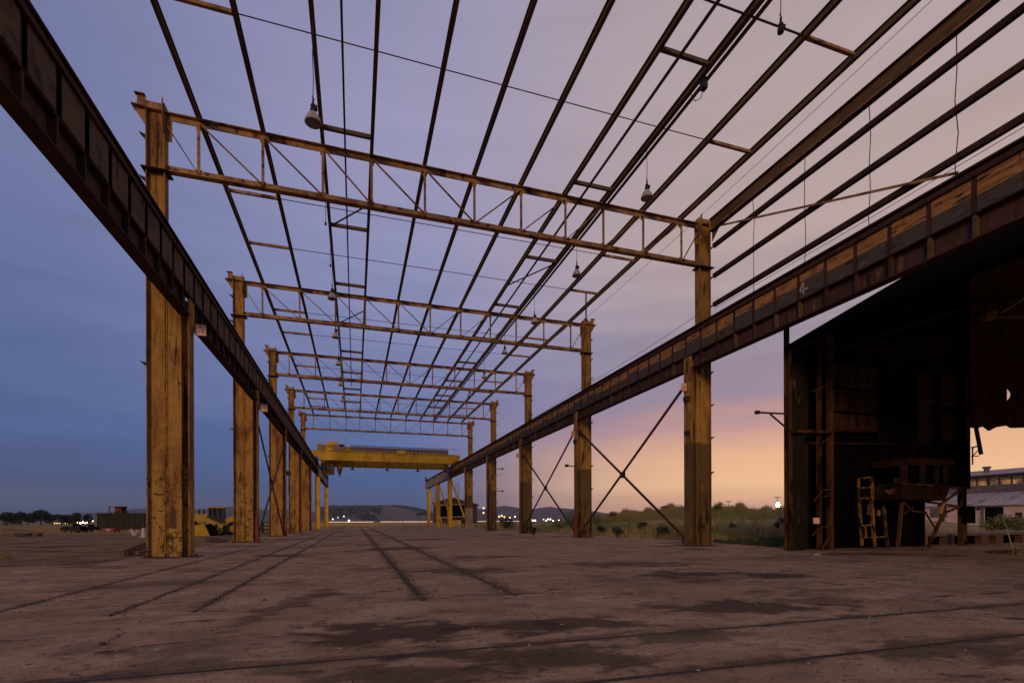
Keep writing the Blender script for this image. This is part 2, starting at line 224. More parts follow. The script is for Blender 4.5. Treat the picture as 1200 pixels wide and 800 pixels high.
# ------------------------------------------------------------------ mesh builder
ORG = {}
class MB:
    def __init__(s): s.v = []; s.f = []
    def add(s, vs, fs):
        o = len(s.v); s.v += [tuple(x) for x in vs]; s.f += [tuple(i+o for i in q) for q in fs]; return s
    def box(s, x0, x1, y0, y1, z0, z1):
        if x0 > x1: x0, x1 = x1, x0
        if y0 > y1: y0, y1 = y1, y0
        if z0 > z1: z0, z1 = z1, z0
        return s.add([(x0, y0, z0), (x1, y0, z0), (x1, y1, z0), (x0, y1, z0), (x0, y0, z1), (x1, y0, z1), (x1, y1, z1), (x0, y1, z1)],
                     [(0, 3, 2, 1), (4, 5, 6, 7), (0, 1, 5, 4), (1, 2, 6, 5), (2, 3, 7, 6), (3, 0, 4, 7)])
    def obox(s, c, ex, ey, ez):
        """oriented box: centre and three half-extent vectors"""
        c = Vector(c); vs = []
        for k in (-1, 1):
            for a, b_ in ((-1, -1), (1, -1), (1, 1), (-1, 1)): vs.append(c+Vector(ex)*a+Vector(ey)*b_+Vector(ez)*k)
        return s.add(vs, [(0, 3, 2, 1), (4, 5, 6, 7), (0, 1, 5, 4), (1, 2, 6, 5), (2, 3, 7, 6), (3, 0, 4, 7)])
    def bar(s, p, q, w, h, up=(0, 0, 1)):
        p, q = Vector(p), Vector(q); d_ = (q-p); n_ = d_.normalized(); up = Vector(up)
        if abs(n_.dot(up)) > .98: up = Vector((0, 1, 0))
        a = n_.cross(up).normalized(); b_ = a.cross(n_).normalized()
        return s.obox((p+q)/2, a*w/2, d_/2, b_*h/2)
    def tube(s, p, q, r, n=8, r2=None, caps=True):
        p, q = Vector(p), Vector(q); r2 = r if r2 is None else r2; a = (q-p).normalized()
        up = Vector((0, 0, 1)) if abs(a.z) < .9 else Vector((1, 0, 0)); x = a.cross(up).normalized(); y = a.cross(x)
        vs = [p+(x*math.cos(2*math.pi*i/n)+y*math.sin(2*math.pi*i/n))*r for i in range(n)]+[q+(x*math.cos(2*math.pi*i/n)+y*math.sin(2*math.pi*i/n))*r2 for i in range(n)]
        fs = [(i, (i+1) % n, n+(i+1) % n, n+i) for i in range(n)]
        if caps: fs += [tuple(range(n))[::-1], tuple(range(n, 2*n))]
        return s.add(vs, fs)
    def path(s, pts, r, n=5):
        for a, b_ in zip(pts, pts[1:]): s.tube(a, b_, r, n)
        return s
    def lathe(s, c, prof, n=16, ax=(0, 0, 1)):
        c = Vector(c); ax = Vector(ax).normalized(); up = Vector((1, 0, 0)) if abs(ax.x) < .9 else Vector((0, 1, 0)); x = ax.cross(up).normalized(); y = ax.cross(x)
        vs = [c+ax*h+(x*math.cos(2*math.pi*i/n)+y*math.sin(2*math.pi*i/n))*r for r, h in prof for i in range(n)]
        fs = [(k*n+i, k*n+(i+1) % n, (k+1)*n+(i+1) % n, (k+1)*n+i) for k in range(len(prof)-1) for i in range(n)]
        return s.add(vs, fs)
    def prism(s, poly, off):
        n = len(poly); off = Vector(off); poly = [Vector(p) for p in poly]
        return s.add(poly+[p+off for p in poly], [tuple(range(n)), tuple(range(n, 2*n))[::-1]]+[(i, n+i, n+(i+1) % n, (i+1) % n) for i in range(n)])
    def blob(s, c, rx, ry, rz, n=7, m=5, jit=.15):
        c = Vector(c); vs = [c+Vector((0, 0, rz))]
        for j in range(1, m):
            for i in range(n):
                a = 2*math.pi*i/n; b_ = math.pi*j/m; k = 1+random.uniform(-jit, jit)
                vs.append(c+Vector((rx*math.cos(a)*math.sin(b_)*k, ry*math.sin(a)*math.sin(b_)*k, rz*math.cos(b_)*k)))
        vs.append(c-Vector((0, 0, rz))); fs = [(0, 1+i, 1+(i+1) % n) for i in range(n)]
        for j in range(m-2):
            for i in range(n): fs.append((1+j*n+i, 1+(j+1)*n+i, 1+(j+1)*n+(i+1) % n, 1+j*n+(i+1) % n))
        e = len(vs)-1; fs += [(e, 1+(m-2)*n+(i+1) % n, 1+(m-2)*n+i) for i in range(n)]
        return s.add(vs, fs)
    def build(s, name, mat, parent=None, label=None, kind=None, cat=None, group=None, smooth=False, base=None):
        if parent is not None: o = ORG[parent.name_full]
        else:
            o = Vector(base) if base is not None else Vector((0, 0, 0))
        me = bpy.data.meshes.new(name); me.from_pydata([Vector(p)-o for p in s.v], [], s.f); me.update()
        me.materials.append(M[mat] if isinstance(mat, str) else mat)
        if smooth: me.polygons.foreach_set('use_smooth', [True]*len(me.polygons))
        ob = bpy.data.objects.new(name, me); COL.objects.link(ob)
        if parent is not None: ob.parent = parent
        else: ob.location = o
        ORG[ob.name_full] = o
        props(ob, label, kind, cat, group); return ob
def props(o, label=None, kind=None, cat=None, group=None):
    if label: o['label'] = label
    if kind: o['kind'] = kind
    if cat: o['category'] = cat
    if group: o['group'] = group
def thing(name, loc, label, cat, group=None):
    o = bpy.data.objects.new(name, None); COL.objects.link(o); o.location = loc; o.empty_display_size = .3; ORG[o.name_full] = Vector(loc)
    props(o, label, None, cat, group); return o
def children(o): return CH.get(o.name_full, [])
def copy_tree(o, off, label=None):
    def rec(a, par):
        c = a.copy(); COL.objects.link(c)
        if par is not None: c.parent = par
        for ch in [x for x in ALL if x.parent == a]: rec(ch, c)
        return c
    global ALL
    ALL = [x for x in COL.objects]
    r = rec(o, None); r.location = Vector(o.location)+Vector(off); ORG[r.name_full] = ORG[o.name_full]+Vector(off)
    if label: r['label'] = label
    return r
def text(name, s, size, loc, rx, mat, parent, depth=.004):
    cu = bpy.data.curves.new(name, 'FONT'); cu.body = s; cu.size = size; cu.extrude = depth; cu.align_x = 'CENTER'; cu.align_y = 'CENTER'; cu.space_line = .85
    ob = bpy.data.objects.new(name, cu); COL.objects.link(ob)
    bpy.context.view_layer.update(); me = bpy.data.meshes.new_from_object(ob); bpy.data.objects.remove(ob); me.name = name; me.materials.append(M[mat])
    o = bpy.data.objects.new(name, me); COL.objects.link(o); o.rotation_euler = rx
    o.location = Vector(loc)-(ORG[parent.name_full] if parent else Vector((0, 0, 0)))
    if parent: o.parent = parent
    return o
ORD = ['first', 'second', 'third', 'fourth', 'fifth', 'sixth', 'seventh', 'eighth', 'ninth', 'tenth', 'eleventh', 'twelfth', 'thirteenth']

Y0, BAY = 19.13, 12.19
FR = [Y0+BAY*k for k in range(9)]
PX = [-5.01, -3.04, -1.07, .63, 2.60, 4.55, 6.50, 8.46, 10.23, 12.19, 14.17]
LC, RC = -5.38, 14.69            # runway centre lines

# ================================================================== GROUND
g = MB()
n1 = 60
def hgt(x, y):
    r = math.hypot(x, y); a = math.degrees(math.atan2(x, y))
    w = max(0, min(1, (a-24)/9))*max(0, min(1, (60-a)/7))
    h = (2.7+.4*math.sin(a*1.1)+.35*math.sin(a*2.7+1)+.25*math.sin(a*5.3+r*.1))*w*math.exp(-((r-112)/26)**2)
    h += .35*w*max(0, min(1, (r-35)/40))*math.exp(-max(0, r-150)/60)
    return h
rs = [0, 6, 12, 18, 24, 30, 40, 50, 60, 70, 80, 88, 96, 104, 112, 120, 130, 140, 155, 175, 200, 260, 360, 600, 1200, 3000, 5300]
A = 240
for r in rs:
    for i in range(A):
        a = 2*math.pi*i/A; x, y = r*math.sin(a), r*math.cos(a); g.v.append((x, y, -.06+hgt(x, y)))
for j in range(len(rs)-1):
    for i in range(A): g.f.append((j*A+i, j*A+(i+1) % A, (j+1)*A+(i+1) % A, (j+1)*A+i))
g.build('ground', 'field', kind='structure', smooth=True, label='dry grassy flat ground around the concrete yard')
dy = MB()
poly = [(-75, -20, -.028), (-7.0, -20, -.028), (-7.0, 62, -.028), (-9, 78, -.028), (-40, 76, -.028), (-75, 62, -.028)]
dy.add(poly, [tuple(range(6))]).build('dirt_yard', 'dirt', kind='structure', label='bare brown dirt yard left of the steel columns')
dr = MB().add([at(700, 45)+Vector((0, 0, .10)), at(950, 40)+Vector((0, 0, .10)), at(950, 52)+Vector((0, 0, .16)), at(690, 60)+Vector((0, 0, .16))], [(0, 1, 2, 3)])
dr.build('dirt_track', 'dirt', kind='structure', label='pale dirt track crossing the weedy field')

# concrete floor: dark joint bed, with every slab a piece of its own
bed = MB().box(-30, 42, -12, 16.6, -.06, -.022); bed.box(-7.05, 18.2, 16.6, 108.5, -.06, -.022)
floor = bed.build('concrete_floor', 'groovedirt', kind='structure', label='dark joint bed of the stained concrete floor')
def slab(x0, x1, y0, y1, gx0=.006, gx1=.006, gy0=.006, gy1=.006):
    n = 4; z = random.uniform(-.003, .003); x0 += gx0; x1 -= gx1; y0 += gy0; y1 -= gy1; e = .004
    m = MB(); m.v += [(x0, y0, -.03), (x1, y0, -.03), (x1, y1, -.03), (x0, y1, -.03), (x0, y0, z-.008), (x1, y0, z-.008), (x1, y1, z-.008), (x0, y1, z-.008), (x0+e, y0+e, z), (x1-e, y0+e, z), (x1-e, y1-e, z), (x0+e, y1-e, z)]
    m.f += [(0, 1, 5, 4), (1, 2, 6, 5), (2, 3, 7, 6), (3, 0, 4, 7), (4, 5, 9, 8), (5, 6, 10, 9), (6, 7, 11, 10), (7, 4, 8, 11), (8, 9, 10, 11)]
    m.build('concrete_slab', 'conc', floor)
GW = .024; TW = .06
xs_far = [(-7.0, 0), (-4.50, GW), (-2.95, GW), (-2.03, GW), (.98, TW), (2.43, TW), (8.3, 0), (13.2, 0), (18.1, 0)]
ys_far = [7.5, 16.6]+[16.6+8.3*i for i in range(1, 12)]
for j in range(len(ys_far)-1):
    for i in range(len(xs_far)-1):
        slab(xs_far[i][0], xs_far[i+1][0], ys_far[j], ys_far[j+1], max(.004, xs_far[i][1]), max(.004, xs_far[i+1][1]), .004, .004)
ysn = [(-12, 0), (-4, 0), (3.32, .045), (4.52, .05), (7.5, 0)]
xn = [-30, -21, -13, -7.0, 2.6, 11.9, 17.0, 22, 32, 42]
for j in range(4):
    for i in range(9):
        slab(xn[i], xn[i+1], ysn[j][0], ysn[j+1][0], .0015, .0015, max(.004, ysn[j][1]), max(.004, ysn[j+1][1]))
for a, b_ in ((-30, -21), (-21, -13), (-13, -7.0), (18.1, 24), (24, 31), (31, 42)):
    slab(a, b_, 7.5, 16.6, .004, .004, .004, .004)
# sunken rails in the two wide grooves and in the cross grooves
for i, x in enumerate((.98, 2.43)):
    MB().box(x-.028, x+.028, 7.9, 108, -.03, -.012).build('sunken_rail', 'rail', base=(x, 7.9, 0), cat='rail', group='old rails sunk in the floor', label=['rusty rail sunk in the floor groove, left one of the pair running away', 'rusty rail sunk in the floor groove, right one of the pair running away'][i])
for y, hw_ in ((3.32, .044), (4.52, .049)): MB().box(-30, 42, y-hw_, y+hw_, -.0215, -.006).build('groove_fill', 'groovedirt', floor)
for i, y in enumerate((3.32, 4.52)):
    MB().box(-28, 40, y-.014, y+.014, -.02, -.003).build('sunken_rail', 'rail', base=(0, y, 0), cat='rail', group='old rails sunk in the floor', label=['rusty rail sunk crosswise in the floor nearest the camera', 'rusty rail sunk crosswise in the floor, the farther of the two cross rails'][i])
# spilled dirt along the grooves, grit and paper bits
def scatter(name, mat, n, fn, smin, smax, label, flat=.4):
    m = MB()
    for _ in range(n):
        x, y = fn(); s_ = random.uniform(smin, smax)
        a = random.uniform(0, 6.28); k = 5
        vs = [(x+s_*math.cos(a+2*math.pi*i/k)*random.uniform(.6, 1.2), y+s_*math.sin(a+2*math.pi*i/k)*random.uniform(.6, 1.2), .001) for i in range(k)]+[(x, y, s_*flat)]
        m.add(vs, [(i, (i+1) % k, k) for i in range(k)])
    m.build(name, mat, kind='stuff', label=label)
def track():
    x = random.choice((.98, .98, 2.43, 2.43, -2.03, -2.95, -4.5)); w = .12 if x > 0 else .035
    y = 7.6+random.random()**1.6*50
    return x+random.gauss(0, w), y
scatter('spilled_dirt', 'groovedirt', 5200, track, .008, .035, 'dark crumbs of dirt spilled along the floor grooves')
scatter('grit', 'groovedirt', 2600, lambda: (random.uniform(-12, 16), 2.5+random.random()**1.5*30), .006, .024, 'dark grit scattered over the concrete')
scatter('pale_chips', 'whitepaint', 900, lambda: (random.uniform(-12, 16), 2.8+random.random()**1.3*22), .008, .026, 'tiny pale chips scattered over the concrete', .25)
# dirt ridge by the far edge of the slab and grass there
ed = MB()
for i in range(70):
    x = -7+random.uniform(0, 26); ed.blob((x, 108.3+random.uniform(-.6, 1.2), 0), random.uniform(.4, 1.4), .5, random.uniform(.05, .2), 7, 4)
ed.build('slab_edge_rubble', 'dirt', kind='stuff', label='low ragged dirt heaped along the far slab edge')

# ================================================================== COLUMNS
def column(side, k, seat_real=False):
    s_ = 1 if side == 'L' else -1        # hall direction
    y = FR[k]
    if side == 'L': xo, xi = -6.50, -5.96; ch, cb = -5.28, -5.50
    else: xo, xi = 15.64, 15.06; ch, cb = 14.57, 14.80
    cm = 'column' if side == 'L' else 'column_dark'
    where = 'left' if side == 'L' else 'right'
    desc = {('L', 0): 'huge ochre rusted steel column nearest on the left, with chalk triangle', ('R', 0): 'huge ochre rusted steel column nearest on the right, dark lower half'}
    lab = desc.get((side, k), f'ochre rusted steel column, {ORD[k]} from the camera in the {where} row')
    t_ = thing('steel_column', ((xo+xi)/2, y, 0), lab, 'column', 'steel columns of the crane hall')
    f = .028
    st = MB(); st.box(xo, xo+f*s_, y, y+.38, 0, 15.0); st.box(xi-f*s_, xi, y, y+.38, 0, 15.0); st.box(xo+f*s_, xi-f*s_, y+.13, y+.155, 0, 15.0)
    st.build('stem', cm, t_)
    cp = MB(); cp.box(xo+f*s_, xi-f*s_, y+.01, y+.13, 14.74, 14.96); cp.build('cap_plate', 'truss', t_)
    pl = MB(); pl.add([(xo-s_*.10, y-.13, 12.72), (xi+s_*.14, y-.13, 12.72), (xi+s_*.14, y+.42, 12.72), (xo-s_*.10, y+.42, 12.72), (xo-s_*.10, y-.13, 12.75), (xi+s_*.14, y-.13, 12.75), (xi+s_*.14, y+.42, 12.75), (xo-s_*.10, y+.42, 12.75)], [(0, 3, 2, 1), (4, 5, 6, 7), (0, 1, 5, 4), (1, 2, 6, 5), (2, 3, 7, 6), (3, 0, 4, 7)])
    pl.build('seat_plate', 'rust', t_)
    vp = MB(); vp.box(xi-s_*.05, xi-s_*.032, y-.09, y-.002, 14.0, 15.12); vp.box(xi+s_*.001, xi+s_*.17, y+.17, y+.19, 13.85, 14.8); vp.build('clip_plate', 'truss', t_)
    # lower built-up part
    pw = MB(); pw.box(xi, cb, y+.05, y+.075, 0, 9.5); pw.box(xi, cb, y+.33, y+.355, 0, 9.5); pw.build('web_plate', cm, t_)
    cr = MB(); cr.box(ch, ch-.026*s_, y-.0, y+.56, 0, 8.655); cr.box(cb, cb-.026*s_, y, y+.56, 0, 8.655); cr.box(ch-.026*s_, cb, y+.27, y+.29, 0, 8.655)
    cr.build('crane_column', cm, t_)
    an = MB(); an.box(xi+s_*.004, xi+s_*.05, y+.028, y+.05, 0, 8.64); an.box(cb-s_*.075, cb-s_*.03, y+.022, y+.05, 0, 8.64); an.build('cover_strip', cm, t_)
    ex = MB(); ex.box(ch+s_*.002, ch+s_*.024, y+.04, y+.52, 7.6, 8.72); ex.box(ch-s_*.03, cb+s_*.03, y+.235, y+.265, 8.1, 8.64); ex.build('extension_plate', 'column', t_)
    bp = MB(); bp.box(xo-s_*.08, ch+s_*.08, y-.08, y+.62, -.02, .035); bp.build('base_plate', 'rust', t_)
    if (side, k) in (('L', 1), ('R', 1), ('L', 2), ('R', 2), ('R', 3), ('L', 3)):
        MB().box(ch+s_*.0, ch+s_*.006, y+.005, y+.555, .036, 1.55 if k == 1 else 1.2).build('red_band', 'red', t_, label='faded red painted band at the foot')
        if side == 'L': MB().box(ch-.02*s_, cb+.1*s_, y-.006, y, .036, 1.5).build('red_band', 'red', t_)
    if (side, k) == ('R', 4):
        MB().box(xo, ch, y-.008, y-.002, .036, 3.0).build('white_band', 'whitefoot', t_, label='faded whitewashed band over the foot')
    ab = MB()
    for xx in (xo-s_*.03, xi, ch+s_*.04):
        for yy_ in (y-.05, y+.59): ab.tube((xx, yy_, .03), (xx, yy_, .10), .02, 6)
    ab.build('anchor_bolts', 'rust', t_, kind='stuff')
    # outer seats, girt clips
    sg = MB()
    sg.prism([(xo, y+.05, 14.72), (xo-s_*.36, y+.05, 14.72), (xo, y+.05, 14.15)], (0, .02, 0)); sg.box(xo, xo-s_*.38, y-.08, y+.25, 14.72, 14.745)
    sg.box(xo, xo-s_*.24, y+.03, y+.055, 14.76, 15.14); sg.box(xo, xo-s_*.3, y-.06, y+.1, 15.12, 15.14)
    if not (side == 'R' and k == 0): sg.build('eave_bracket', 'truss', t_)
    for z in ((13.73, 12.36, 11.05, 9.55, 8.0, 6.5, 5.0, 3.4) if side == 'R' else (13.86, 12.45, 11.0, 6.4)):
        c_ = MB(); c_.prism([(xo, y+.04, z), (xo-s_*.17, y-.04, z+.02), (xo, y+.04, z-.14)], (0, .16, 0)); c_.build('girt_clip', 'rust', t_)
    # bolts
    bo = MB()
    for i in range(14):
        z = .3+i*.55
        for xx in (xi+s_*.027, cb-s_*.05): bo.tube((xx, y+.028, z), (xx, y+.008, z), .016, 6)
    for i in range(8):
        z = 13+i*.24; bo.tube((xo+s_*.1, y+.128, z), (xo+s_*.1, y+.112, z), .016, 6)
    bo.build('bolts', 'rust', t_, kind='stuff')
    return t_
cols = {}
for side in 'LR':
    for k in range(5): cols[side, k] = column(side, k)
def feet():
    k = min(4, int(random.expovariate(.9))); sd = random.choice('LR'); a, b_ = (-6.6, -5.2) if sd == 'L' else (14.5, 15.75)
    if random.random() < .7: return random.uniform(a, b_), FR[k]-.09-abs(random.gauss(0, .09))
    return (b_ if sd == 'L' else a)+(1 if sd == 'L' else -1)*abs(random.gauss(0, .08)), FR[k]+random.uniform(-.1, .7)
scatter('dirt_at_column_feet', 'groovedirt', 2600, feet, .012, .05, 'dirt and rust flakes gathered round the column feet', .6)
# chalk triangle on the nearest left column
c0 = cols['L', 0]; y = FR[0]+.049-.006
ch_ = MB()
tri = [Vector((-5.62, y, 1.60)), Vector((-5.50, y, 1.33)), Vector((-5.84, y, 1.24))]
for a, b_ in ((tri[0], tri[1]), (tri[1], tri[2]+Vector((.09, 0, .09))), (tri[2], tri[0]), (tri[0]+Vector((-.04, 0, -.12)), tri[1]+Vector((-.1, 0, .03)))): ch_.bar(a, b_, .004, .022, (0, 1, 0))
ch_.bar((-5.66, y, .99), (-5.55, y, .97), .004, .018, (0, 1, 0)); ch_.bar((-5.55, y, .97), (-5.60, y, .92), .004, .018, (0, 1, 0)); ch_.bar((-5.60, y, .92), (-5.52, y, .88), .004, .014, (0, 1, 0))
ch_.build('chalk_mark', 'chalk', c0, label='chalk triangle and scribble drawn on the plate')
# signs, boxes
def sign(side, k, s1, z0=7.0, w=.36, h=.42):
    x = (LC+.12) if side == 'L' else (RC-.34); y = FR[k]-.05 if side == 'L' else FR[k]+.62
    if side == 'L': xa = -5.17; y = FR[k]+.3
    else: xa = 14.53-w; y = FR[k]+.3
    t_ = thing('number_sign', (xa, y, z0), {('L', 0): 'small faded square sign K 17 on the nearest left column', ('L', 1): 'small faded square sign on the second left column', ('R', 0): 'small pale square sign on the nearest right column', ('R', 1): 'small pale square sign on the second right column', ('R', 2): 'small pale square sign on the third right column'}[side, k], 'sign', 'column number signs')
    MB().box(xa, xa+w, y-.012, y, z0, z0+h).build('panel', 'sign', t_)
    MB().box(xa-.05 if side == 'L' else xa+w-.02, xa+.02 if side == 'L' else xa+w+.06, y+.001, y+.03, z0+.1, z0+.3).build('bracket', 'rust', t_)
    text('lettering', s1, .17, (xa+w/2, y-.017, z0+h/2+.01), (R(90), 0, 0), 'ink', t_)
sign('L', 0, 'K\n17', 7.53, .33, .37); sign('L', 1, 'K\n18', 7.5, .38, .42); sign('R', 0, 'J\n17', 7.1, .3, .34); sign('R', 1, 'J\n18', 7.0, .3, .34); sign('R', 2, 'J\n19', 7.0, .34, .36)
for i, (x, y, z, w, h, lab) in enumerate([(14.5, FR[0]+.25, 6.6, .22, .22, 'dark junction box high on the nearest right column'), (14.5, FR[0]+.22, 5.1, .2, .16, 'small dark box halfway down the nearest right column'), (14.5, FR[1]+.2, 6.5, .2, .25, 'dark junction box high on the second right column'), (-5.1, FR[2]+.2, 4.9, .36, .3, 'dark lamp box on the third left column')]):
    b2 = thing('junction_box', (x, y, z), lab, 'junction box'); MB().box(x-w/2, x+w/2, y-.12, y+.12, z, z+h).build('housing', 'darkmetal', b2); MB().box(x-w/2+.02, x+w/2-.02, y-.13, y-.12, z+.02, z+h-.02).build('lid', 'darkmetal', b2)
    MB().tube((x, y, z), (x, y, z-1.6), .015, 6).build('conduit', 'darkmetal', b2)
for k, z in ((1, 4.9), (3, 7.2), (3, 4.6)):
    y = FR[k]; x = 14.57 if k == 1 else 15.64; dx = -.75 if k == 1 else .75
    a_ = thing('bracket_arm', (x, y, z), {1: 'short dark bracket arm sticking out of the second right column', 7.2: 'upper dark bracket arm on the fourth right column', 4.6: 'lower dark bracket arm on the fourth right column'}[1 if k == 1 else z], 'bracket')
    MB().bar((x, y+.1, z), (x+dx, y+.1, z+.03), .05, .06).build('arm', 'darkmetal', a_); MB().box(x+dx-.1, x+dx+.1, y, y+.2, z-.05, z+.12).build('end_box', 'darkmetal', a_)

# ================================================================== RUNWAY GIRDERS
def girder(side, k):
    s_ = 1 if side == 'L' else -1; xc = LC if side == 'L' else RC; ya, yb = Y0+BAY*k, Y0+BAY*(k+1); where = 'left' if side == 'L' else 'right'
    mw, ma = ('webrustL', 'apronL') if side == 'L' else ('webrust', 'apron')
    if side == 'R': lab = 'rusty right runway girder with orange and grey plates, ' + ('nearest span with painted 4' if k == -1 else f'{ORD[k+1]} span from the camera')
    else: lab = 'deep dark rusty crane runway girder on the left, ' + ('nearest span overhead' if k == -1 else f'{ORD[k+1]} span from the camera')
    t_ = thing('runway_girder', (xc, ya, 8.05), lab, 'crane girder', 'crane runway girders')
    MB().box(xc-.17, xc+.17, ya+.60, yb-.02, 8.05, 8.085).build('bottom_flange', 'rust', t_)
    MB().box(xc-.27, xc+.27, ya+.302, yb+.298, 9.775, 9.82).build('top_flange', 'rust', t_)
    MB().box(xc-.03, xc+.03, ya+.302, yb+.298, 9.821, 9.97).build('crane_rail', 'rust', t_)
    MB().box(xc-.012, xc+.012, ya+.58, yb-.04, 8.086, 9.774).build('web', mw, t_)
    MB().box(xc+s_*.013, xc+s_*.235, ya+.302, yb+.298, 9.56, 9.60).box(xc+s_*.205, xc+s_*.235, ya+.302, yb+.298, 9.601, 9.70).box(xc+s_*.235, xc+s_*.25, ya+.302, yb+.298, 9.55, 9.575).box(xc+s_*.15, xc+s_*.165, ya+.302, yb+.298, 9.62, 9.76).build('top_angle', 'rust', t_)
    MB().box(xc+s_*.013, xc+s_*(.20 if side == 'R' else .165), ya+.302, yb+.298, 8.66, 8.69).build('apron_ledge', 'rust', t_)
    p = BAY/12
    for i in range(12):
        y0 = ya+.30+i*p; a, b_ = (y0+.055, y0+p-.055) if side == 'R' else (y0+.10, y0+p-.10)
        tilt = random.uniform(-.006, .006)
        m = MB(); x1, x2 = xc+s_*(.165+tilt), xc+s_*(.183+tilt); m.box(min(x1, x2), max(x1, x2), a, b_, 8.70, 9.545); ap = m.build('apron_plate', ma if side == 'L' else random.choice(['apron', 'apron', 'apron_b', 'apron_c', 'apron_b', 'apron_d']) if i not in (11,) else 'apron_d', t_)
        m = MB(); m.box(xc+s_*.013, xc+s_*.155, y0-.02, y0+.02, 8.09, 8.655)
        m.box(xc+s_*.09, xc+s_*.15, y0+.03, y0+.065, 8.09, 8.655)
        if not (i == 0): m.build('stiffener', 'rust' if side == 'L' else random.choice(['webrust', 'rust', 'apronL']), t_)
        m = MB(); m.box(xc+s_*.013, xc+s_*(.20 if side == 'R' else .13), y0-.045, y0+.045, 8.70, 9.555); m.build('apron_post', 'rust', t_)
        m = MB(); w0 = max(y0+.014, ya+.6); w1 = min(y0+p-.014, yb-.05)
        if side == 'R' and k == -1 and i == 5: pass
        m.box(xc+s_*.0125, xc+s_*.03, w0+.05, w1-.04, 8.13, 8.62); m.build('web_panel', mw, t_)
    MB().box(xc-.01, xc+.01, yb-.038, yb+.578, 8.70, 9.77).build('splice_plate', mw, t_)
    return t_
gird = {}
for side in 'LR':
    for k in range(-1, 5): gird[side, k] = girder(side, k)
# the painted 4 on the plate seen at the near right span
m = MB(); m.box(RC-.17, RC+.17, FR[0]-BAY-3, FR[0]-BAY+.598, 8.05, 8.085); m.box(RC-.012, RC+.012, FR[0]-BAY-3, FR[0]-BAY+.578, 8.086, 9.774); m.box(RC-.27, RC+.27, FR[0]-BAY-3, FR[0]-BAY+.3, 9.775, 9.82); m.build('girder_stub', 'webrust', gird['R', -1])
g4 = gird['R', -1]
xf = RC-.183-.010
fo = MB()
yy, zz = 13.14, 8.80
for a, b_ in (((0, .30), (.13, .11)), ((.13, .11), (-.13, .11)), ((0, .30), (0, -.0))):
    fo.bar((xf, yy+a[0]*1.35, zz+a[1]*1.35), (xf, yy+b_[0]*1.35, zz+b_[1]*1.35), .045, .004, (1, 0, 0))
fo.build('painted_number', 'whitepaint', g4, label='hand painted white 4')

# far yellow part of the runway
for side in 'LR':
    xc = LC if side == 'L' else RC; s_ = 1 if side == 'L' else -1
    ks = (5, 7) if side == 'L' else (5, 6, 7)
    for j, k in enumerate(ks):
        yk = Y0+BAY*k; sd = 'left' if side == 'L' else 'right'
        t_ = thing('runway_post', (xc, yk, 0), f'bright yellow runway post, {["nearest", "second", "third"][j]} of the {sd} far group', 'steel post', 'yellow posts carrying the far runway')
        m = MB(); m.box(xc-.34, xc-.31, yk, yk+.5, .04, 7.98); m.box(xc+.31, xc+.34, yk, yk+.5, .04, 7.98); m.box(xc-.31, xc+.31, yk+.22, yk+.25, .04, 7.98); m.build('shaft', 'yellow', t_)
        MB().box(xc-.5, xc+.5, yk-.15, yk+.65, -.02, .038).build('base_plate', 'rust', t_)
        MB().box(xc-.36, xc+.36, yk-.05, yk+.55, 7.985, 8.045).build('cap_plate', 'yellow', t_)
        ox = -s_
        if side == 'R': m = MB().bar((xc+ox*.3, yk+.25, 7.6), (xc+ox*3.0, yk+.25, .1), .22, .2, (0, 1, 0)); m.build('raking_strut', 'yellow', t_)
    for j, (a, b_) in enumerate(((5, 7),) if side == 'L' else ((5, 6), (6, 7))):
        ya, yb = Y0+BAY*a, Y0+BAY*b_+(.6 if b_ == 7 else 0)
        if b_ == 7: yb += 3.4
        t_ = thing('grey_runway_girder', (xc, ya, 8.05), f'plain grey runway girder at the far end on the {"left" if side=="L" else "right"}' + (', nearer span' if side == 'R' and j == 0 else ', last span' if side == 'R' else ''), 'crane girder', 'grey runway girders')
        MB().box(xc-.012, xc+.012, ya+.31, yb+.29, 8.1, 9.77).build('web', 'greygirder', t_)
        MB().box(xc-.25, xc+.25, ya+.31, yb+.29, 8.051, 8.1).box(xc-.25, xc+.25, ya+.31, yb+.29, 9.771, 9.82).build('flanges', 'rust', t_)
        MB().box(xc-.03, xc+.03, ya+.31, yb+.29, 9.821, 9.97).build('crane_rail', 'rust', t_)
        for yq in (ya+.5, (ya+yb)/2, yb): MB().box(xc-.2, xc+.2, yq-.02, yq+.02, 8.101, 9.77).build('stiffener', 'greygirder', t_)
        if b_ == 7: MB().box(xc-.2, xc+.2, yb+.1, yb+.29, 9.971, 10.6).build('end_stop', 'rust', t_)

